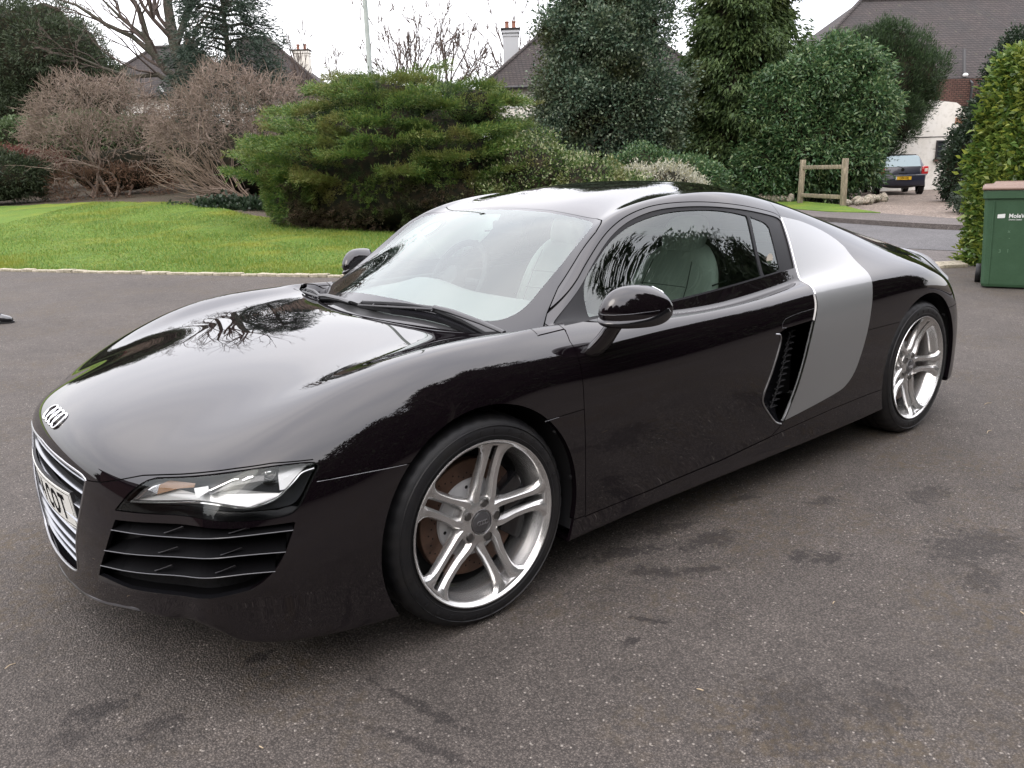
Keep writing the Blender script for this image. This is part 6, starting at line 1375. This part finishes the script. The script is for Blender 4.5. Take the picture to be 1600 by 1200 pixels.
# wooden rail frame
M_WOOD = mat('weathered_wood', (.19, .165, .12), rough=.9, noise=[(4, .4, .65, (.15, .13, .08)), (22, .45, .65, (.30, .25, .18))], bump=(30, .6, .01), scale_vec=(1, 1, .25))
px_, pd_ = (8.80, 25.0), (9.17, 22.75); H = base_empty('rail_frame', ((px_[0]+pd_[0])/2, (px_[1]+pd_[1])/2), .1, 'weathered timber frame of two posts and two rails at the edge of the verge', 'wooden frame')
dx, dy = px_[0]-pd_[0], px_[1]-pd_[1]; an = math.atan2(dy, dx); Ln = math.hypot(dx, dy)
for s in (-1, 1): b = MB(); b.box((s*dx/2, s*dy/2, .60), (.13, .13, 1.32), rz=an, ch=.012, rot=Matrix.Rotation(an, 3, 'Z') @ Matrix.Rotation(RAD(1.2*s), 3, 'X')); b.build('post', M_WOOD, H)
for z in (1.04, .24): b = MB(); b.box((.0-.075*sin(-an)*0, -.0, z), (Ln, .055, .11), rot=Matrix.Rotation(an, 3, 'Z'), ch=.008); b.build('rail', M_WOOD, H)

# ------------------------------------------------------------------ parked hatchback
def hatch():
    x, y = sp(14.25, 30.2); H = empty('parked_hatchback', (x, y, .03), YAW-pi/2-RAD(14)); tag(H, 'dark blue small hatchback with yellow rear plate, parked on the gravel drive under the yew', 'hatchback car')
    pm = mat('dark_blue_paint', (.004, .006, .018), rough=.3, coat=1); 
    def sc(y, w_, z0, zb, wt, zt): return [(-w_*.92, y, z0), (-w_, y, (z0+zb)/2), (-w_*.985, y, zb-.03), (-w_*.93, y, zb+.02), (-wt, y, zt-.05), (-wt*.82, y, zt), (wt*.82, y, zt), (wt, y, zt-.05), (w_*.93, y, zb+.02), (w_*.985, y, zb-.03), (w_, y, (z0+zb)/2), (w_*.92, y, z0)]
    S = [sc(-.02, .74, .30, .62, .66, .66), sc(.03, .80, .25, .88, .72, .92), sc(.20, .825, .22, .93, .60, 1.36), sc(.42, .825, .22, .93, .585, 1.44), sc(1.2, .83, .22, .92, .60, 1.465), sc(2.0, .83, .22, .91, .59, 1.42), sc(2.75, .82, .22, .90, .62, .97), sc(3.5, .80, .22, .80, .60, .83), sc(3.85, .70, .28, .62, .55, .66)]
    V, F = loft(S); subd('body', V, F, pm, H, 3)
    b = MB(); V = [(-.60, .135, .99), (.60, .135, .99), (.535, .262, 1.335), (.44, .285, 1.37), (-.44, .285, 1.37), (-.535, .262, 1.335)]; b.add([(p[0], p[1]-.085, p[2]+.01) for p in V]+[(p[0], p[1]+.05, p[2]) for p in V], [(5, 4, 3, 2, 1, 0), (6, 7, 8, 9, 10, 11)]+[(i, (i+1) % 6, 6+(i+1) % 6, 6+i) for i in range(6)])
    b.build('rear_window', mat('blue_grey_glass', (.14, .19, .205), rough=.06, metal=.5, coat=1), H, smooth=False)
    for s in (-1, 1):
        b = MB(); b.box((s*.72, -.005, .86), (.22, .20, .29), ch=.04); t = b.build('tail_light', mat('tail_red', (.42, .01, .012), rough=.15, coat=1), H)
        b = MB(); b.box((s*.745, -.108, .87), (.10, .02, .11), ch=.008); b.build('reversing_lens', mat('lens_clear', (.6, .5, .45), rough=.2), t)
        for nm, yy in (('front', 3.05), ('rear', .60)):
            wv = empty('wheel', (s*.74, yy, .29)); wv.parent = H
            b = MB(); b.lathe([(.17, -.09), (.27, -.095), (.29, -.07), (.29, .07), (.27, .095), (.17, .09)], 28, 'x'); b.build('tyre', M_TYRE, wv)
            b = MB(); b.lathe([(.0, s*.075), (.06, s*.08), (.16, s*.070), (.185, s*.088), (.19, s*.07)], 24, 'x'); r = b.build('rim', M_ALLOY, wv)
            b = MB(); 
            for k in range(6): b.box((s*.082, .115*cos(k*pi/3), .115*sin(k*pi/3)), (.006, .05, .05))
            b.build('rim_hole', M_GAP, r, smooth=False)
            b = MB(); n = 20; A = [(s*.835, yy+.345*cos(t_), .30+.345*sin(t_)) for t_ in np.linspace(-.1, pi+.1, n)]; Bb = [(s*.60, p[1], p[2]) for p in A]; b.strip(A, Bb); b.prism([(p[1], p[2]) for p in A], s*.815, s*.60, 'x'); b.build('wheel_arch', M_GAP, H, fixn=True, smooth=False)
        b = MB(); b.box((s*.92, 2.35, .98), (.16, .08, .12), ch=.03); b.build('door_mirror', pm, H)
    b = MB(); b.box((0, -.055, .52), (1.50, .16, .40), ch=.06); b.build('rear_bumper', mat('dark_blue_bumper', (.008, .011, .024), rough=.35, coat=.6), H)
    b = MB(); 
    for s in (-1, 1): b.box((s*.60, -.13, .705), (.36, .05, .045), ch=.01)
    b.box((0, -.128, .70), (.86, .03, .02)); b.build('bumper_trim', mat('grey_trim', (.16, .17, .19), rough=.4), H)
    b = MB(); b.box((0.02, -.142, .60), (.52, .012, .112)); pl = b.build('number_plate', mat('plate_yellow', (.60, .36, .02), rough=.4), H, smooth=False)
    V, F = text_mesh('LV04 OEJ', .105, .003, .72); b = MB(); b.add([(p[0]+.04, -.1495, .60+p[1]) for p in V], F); b.build('plate_characters', M_INK, pl, smooth=False, fixn=False)
    b = MB(); b.box((-.22, -.1485, .60), (.035, .004, .108)); b.build('plate_band', mat('pale_band', (.45, .5, .55)), pl, smooth=False)
    b = MB(); b.lathe([(.0, -.012), (.050, -.010), (.055, 0), (.055, .02)], 24, 'y', (0, -.012+.0, .905)); bg = b.build('badge', M_CHROME, H)
    b = MB(); b.tube([(-.034, -.028, .925), (-.014, -.028, .885), (0, -.028, .910), (.014, -.028, .885), (.034, -.028, .925)], .004, 5); b.build('badge_mark', M_INK, bg)
    V, F = text_mesh('POLO', .06, .002, 1); b = MB(); b.add([(p[0]-.47, -.022, .885+p[1]) for p in V], F); b.build('boot_lettering', M_CHROME, H, smooth=False, fixn=False)
    b = MB(); b.box((0, -.005, .76), (.30, .03, .02)); b.build('boot_handle', M_CHROME, H)
    b = MB(); b.tube([(0, .02, .985), (-.30, .085, 1.03)], .008, 5); b.build('rear_wiper', M_GAP, H)
    b = MB(); b.box((0, .26, 1.405), (.90, .05, .025)); b.build('brake_light', M_GAP, H)
hatch()

# ------------------------------------------------------------------ wheelie bin
def bin_():
    x, y = sp(5.18, 8.46); H = empty('wheelie_bin', (x, y, 0), YAW-pi/2-.52); tag(H, 'green wheelie bin with brown lid and white logo, in front of the hedge', 'wheelie bin')
    gm = mat('bin_green_plastic', (.030, .072, .036), rough=.42, noise=[(7, .45, .7, (.038, .085, .045)), (60, .5, .8, (.024, .058, .03))], bump=(200, .15, .002))
    def lv(z, w_, d_, c_=.03): return [(-w_+c_, -d_, z), (w_-c_, -d_, z), (w_, -d_+c_, z), (w_, d_-c_, z), (w_-c_, d_, z), (-w_+c_, d_, z), (-w_, d_-c_, z), (-w_, -d_+c_, z)]
    L3 = [lv(.02, .225, .245), (lv(.05, .235, .255)), lv(.90, .283, .315), lv(.905, .300, .335), lv(.985, .302, .338), lv(.985, .27, .30), lv(.90, .26, .29)]
    V = [p for q in L3 for p in q]; F = [(i*8+j, i*8+(j+1) % 8, (i+1)*8+(j+1) % 8, (i+1)*8+j) for i in range(len(L3)-1) for j in range(8)]+[tuple(range(7, -1, -1))]
    b = MB(); b.add(V, F); body = b.build('bin_body', gm, H, smooth=False, bevel=.005)
    b = MB()
    for s in (-1, 1): b.tube([(s*.165, -.250, .05), (s*.195, -.318, .88)], .010, 6)
    b.build('body_rib', gm, body)
    lm = mat('bin_brown_lid', (.165, .105, .078), rough=.5, noise=[(8, .45, .7, (.14, .09, .068))])
    def lw(z, w_, d_, y0=0): return [(-w_, -d_+y0, z), (w_, -d_+y0, z), (w_, d_+y0, z), (-w_, d_+y0, z)]
    L4 = [lw(.988, .312, .350), lw(1.008, .315, .353), lw(1.030, .295, .330, .01), lw(1.036, .22, .25, .02), lw(1.060, .20, .23, .03), lw(1.062, .10, .1, .03)]
    V = [p for q in L4 for p in q]; F = [(i*4+j, i*4+(j+1) % 4, (i+1)*4+(j+1) % 4, (i+1)*4+j) for i in range(5) for j in range(4)]+[(0, 1, 2, 3), (23, 22, 21, 20)]
    b = MB(); b.add(V, F); b.build('lid', lm, H, bevel=.006, auto=45)
    b = MB(); b.tube([(-.25, .36, .97), (.25, .36, .97)], .016, 10); b.tube([(-.22, .36, .97), (-.22, .30, .95)], .014, 6); b.tube([(.22, .36, .97), (.22, .30, .95)], .014, 6); b.build('handle', gm, H)
    for s in (-1, 1): b = MB(); b.lathe([(.02, -.025), (.095, -.028), (.10, -.02), (.10, .02), (.095, .028), (.02, .025)], 28, 'x', (s*.265, .24, .10)); b.build('wheel', M_TYRE, H)
    b = MB(); b.tube([(-.27, .24, .10), (.27, .24, .10)], .012, 8); b.build('axle', M_GUT, H)
    wm = mat('print_white', (.62, .64, .62), rough=.6)
    def fy(z): return -.255-(z-.05)/.85*.060-.0035
    def place(V, cx, cz): return [(p[0]+cx, fy(cz+p[1]), cz+p[1]) for p in V]
    V, F = text_mesh('MoleValley', .056, .0012, .92); b = MB(); b.add(place(V, .055, .735), F); b.build('logo_text', wm, body, smooth=False, fixn=False)
    V, F = text_mesh('District Council', .018, .0003, .95); b = MB(); b.add(place(V, .0, .700), F); b.build('logo_small_text', wm, body, smooth=False, fixn=False)
    z_ = .735; b = MB(); P = [(-.155, .015), (-.09, .022), (-.09, -.018), (-.155, -.022)]; b.add([(p[0], fy(z_+p[1]), z_+p[1]) for p in P], [(0, 1, 2, 3)]); b.build('logo_flag', wm, body, smooth=False, fixn=False)
    for cx_, cz_, t_ in ((-.04, .585, 'x'), (-.03, .52, '-'), (-.10, .385, '3'), (-.03, .39, '1')):
        V, F = text_mesh(t_, .05, 0, 1); b = MB(); b.add(place(V, cx_, cz_), F); b.build('faded_mark', mat('faded_print', (.12, .20, .13), rough=.7), body, smooth=False, fixn=False)
bin_()
# black shoe at the left edge
x, y = sp(-5.02, 7.92); S_ = empty('shoe', (x, y, 0), YAW-pi/2+.15); tag(S_, 'toe of a shiny black shoe on the drive at the left edge of the photo', 'shoe')
V, F = loft([[(xx, w_*cos(t)*1.0, zc+h*sin(t)) for t in np.linspace(0, 2*pi, 9)[:-1]] for xx, w_, h, zc in ((-.17, .03, .03, .05), (-.15, .038, .045, .065), (-.06, .036, .05, .075), (.02, .045, .045, .065), (.09, .05, .035, .052), (.135, .038, .026, .042), (.15, .015, .012, .035))])
subd('upper', V, F, mat('polished_black_leather', (.008, .009, .011), rough=.12, coat=1), S_, 2)
b = MB(); b.prism([(-.175, -.03), (-.06, -.036), (.03, -.048), (.10, -.050), (.148, -.030), (.16, 0), (.148, .030), (.10, .05), (.03, .048), (-.06, .036), (-.175, .03)], 0, .022, 'z'); b.build('sole', M_GUT, S_)
b = MB(); b.tube([(0.02, -.02, .11), (.02, .02, .11)], .004, 5); b.tube([(.045, -.02, .10), (.045, .02, .10)], .004, 5); b.build('laces', M_GUT, S_)

# ------------------------------------------------------------------ behind the photographer, mirrored in the paintwork
def xy2ad(x, y): q = np.array([x, y])-np.array(CAM[:2]); return float(q@RGT), float(q@FWD)
for k, (x, y, h, r, lab) in enumerate(((0.5, -13.5, 8.5, 3.0, 'evergreen mirrored in the car door, nearest the photographer'), (5.2, -12.5, 14, 3.2, 'tall evergreen mirrored in the front half of the car side window'), (9.6, -12.5, 16.5, 3.5, 'tallest evergreen, mirrored in the middle of the car side window'), (14.5, -13, 14, 3.4, 'evergreen mirrored in the rear part of the car side window'), (19.5, -14, 15, 3.6, 'broad evergreen mirrored in the silver side blade'), (25, -13, 13, 3.6, 'evergreen mirrored in the rear wing of the sports car'), (-4.5, -14, 6.0, 2.6, 'dark evergreen mirrored in the front wing of the sports car'), (-12, -8, 7.5, 2.6, 'dark evergreen mirrored in the nose of the sports car'), (-8.6, -11.5, 6.5, 2.6, 'low evergreen mirrored in the headlight of the sports car'))):  # the low headlight evergreen is added to fill a bright gap in reflections
    a, d = xy2ad(x, y); back_tree(a, d, h, r, 40+k, lab)
a, d = xy2ad(-12.5, 1.5); bare_tree((a, d), 0, 'leafless tree mirrored in the front of the bonnet', [([(a, d, 0), (a+.1, d, 2.2), (a-.2, d, 4.0), (a+.2, d, 6.0)], .22, .06), ([(a+.05, d, 2.2), (a+1.2, d+.4, 3.8), (a+1.9, d+.6, 5.4)], .12, .04), ([(a, d, 2.6), (a-1.1, d-.3, 4.0), (a-1.8, d-.5, 5.2)], .11, .04)], 77)
a, d = xy2ad(4.2, -9.5); bare_tree((a, d), 0, 'leafless twiggy tree mirrored in the front corner of the car side window', [([(a, d, 0), (a+.1, d, 2.2), (a-.2, d, 4.4), (a+.2, d, 6.6)], .2, .05), ([(a+.05, d, 2.2), (a+1.0, d+.4, 4.2), (a+1.6, d+.6, 6.0)], .12, .04), ([(a, d, 2.6), (a-1.1, d-.3, 4.6), (a-1.6, d-.5, 6.2)], .11, .04)], 78)
x, y = -17, 5; H = empty('mirrored_house', (x, y, 0), pi/2); tag(H, 'brick house with low roof mirrored in the front edge of the bonnet', 'house')
b = MB(); b.box((0, 0, 2.4), (9, 6, 4.8)); b.build('wall', M_BRICK, H, smooth=False); hip_roof('roof', -4.5, 4.5, -3, 3, 4.8, 7.2, M_TILE, H, -2.5, 2.5, over=.4)

bl = []; 
for k in range(15): a_, d_ = xy2ad(-16+3.4*k, -17+.8*sin(k*1.7)); bl.append((a_, d_, 1.6, 2.3, 1.6, 2.2+.5*sin(k*2.3)))
a, d = xy2ad(8, -17); bush('sky_block_hedge', (a, d), 0, bl, 5200, 8, .2, .30, .12, M_YEWD, 'long dark hedge behind the photographer, mirrored low along the side of the car', 'hedge', core=.95, amp=.15, sub=2)  # unseen hedge added to close low sky gaps in the lamp reflections
bl = []
for k in range(9): a_, d_ = xy2ad(-19+.6*sin(k*2.1), -14+3.3*k); bl.append((a_, d_, 1.8, 2.3, 2.0, 2.6+.5*sin(k*2.9)))
a, d = xy2ad(-19, 0); bush('sky_block_hedge', (a, d), 0, bl, 3600, 8, .2, .30, .12, M_YEWD, 'long dark hedge out of the frame ahead of the sports car, mirrored in its nose', 'hedge', core=.95, amp=.15, sub=2)  # second added hedge, keeps a bright sky gap out of the nose reflections
# twig and leaf fragments blown onto the drive
M_BIT = mat('dry_straw', (.42, .33, .22), rough=.9); random.seed(77)
for x, y, l, r in ((1.62, -1.86, .035, .4), (2.9, -1.2, .07, .1), (3.4, -1.0, .06, -.2), (1.2, -1.95, .02, 1.0), (.2, -1.55, .018, 2.0), (2.4, -1.55, .03, .8), (-1.15, -.2, .03, .4), (-1.3, .2, .03, 1.4), (-3.4, 4.2, .08, .5), (.85, -1.55, .016, .2), (-.75, -1.0, .015, 1.9), (4.0, -1.4, .05, .9), (3.1, -2.0, .045, 2.2), (-2.2, 3.0, .05, 1.1)):
    b = MB(); b.tube([(-l/2, 0, .003), (0, l*.08, .005), (l/2, -l*.02, .003)], [.0012, .0016, .0010], 5); o = b.build('twig', M_BIT); o.location = (x, y, .004); o.rotation_euler = (0, 0, r); tag(o, 'tiny pale twig fragment lying on the dark tarmac drive', 'twig', 'pale twig fragments on the drive')
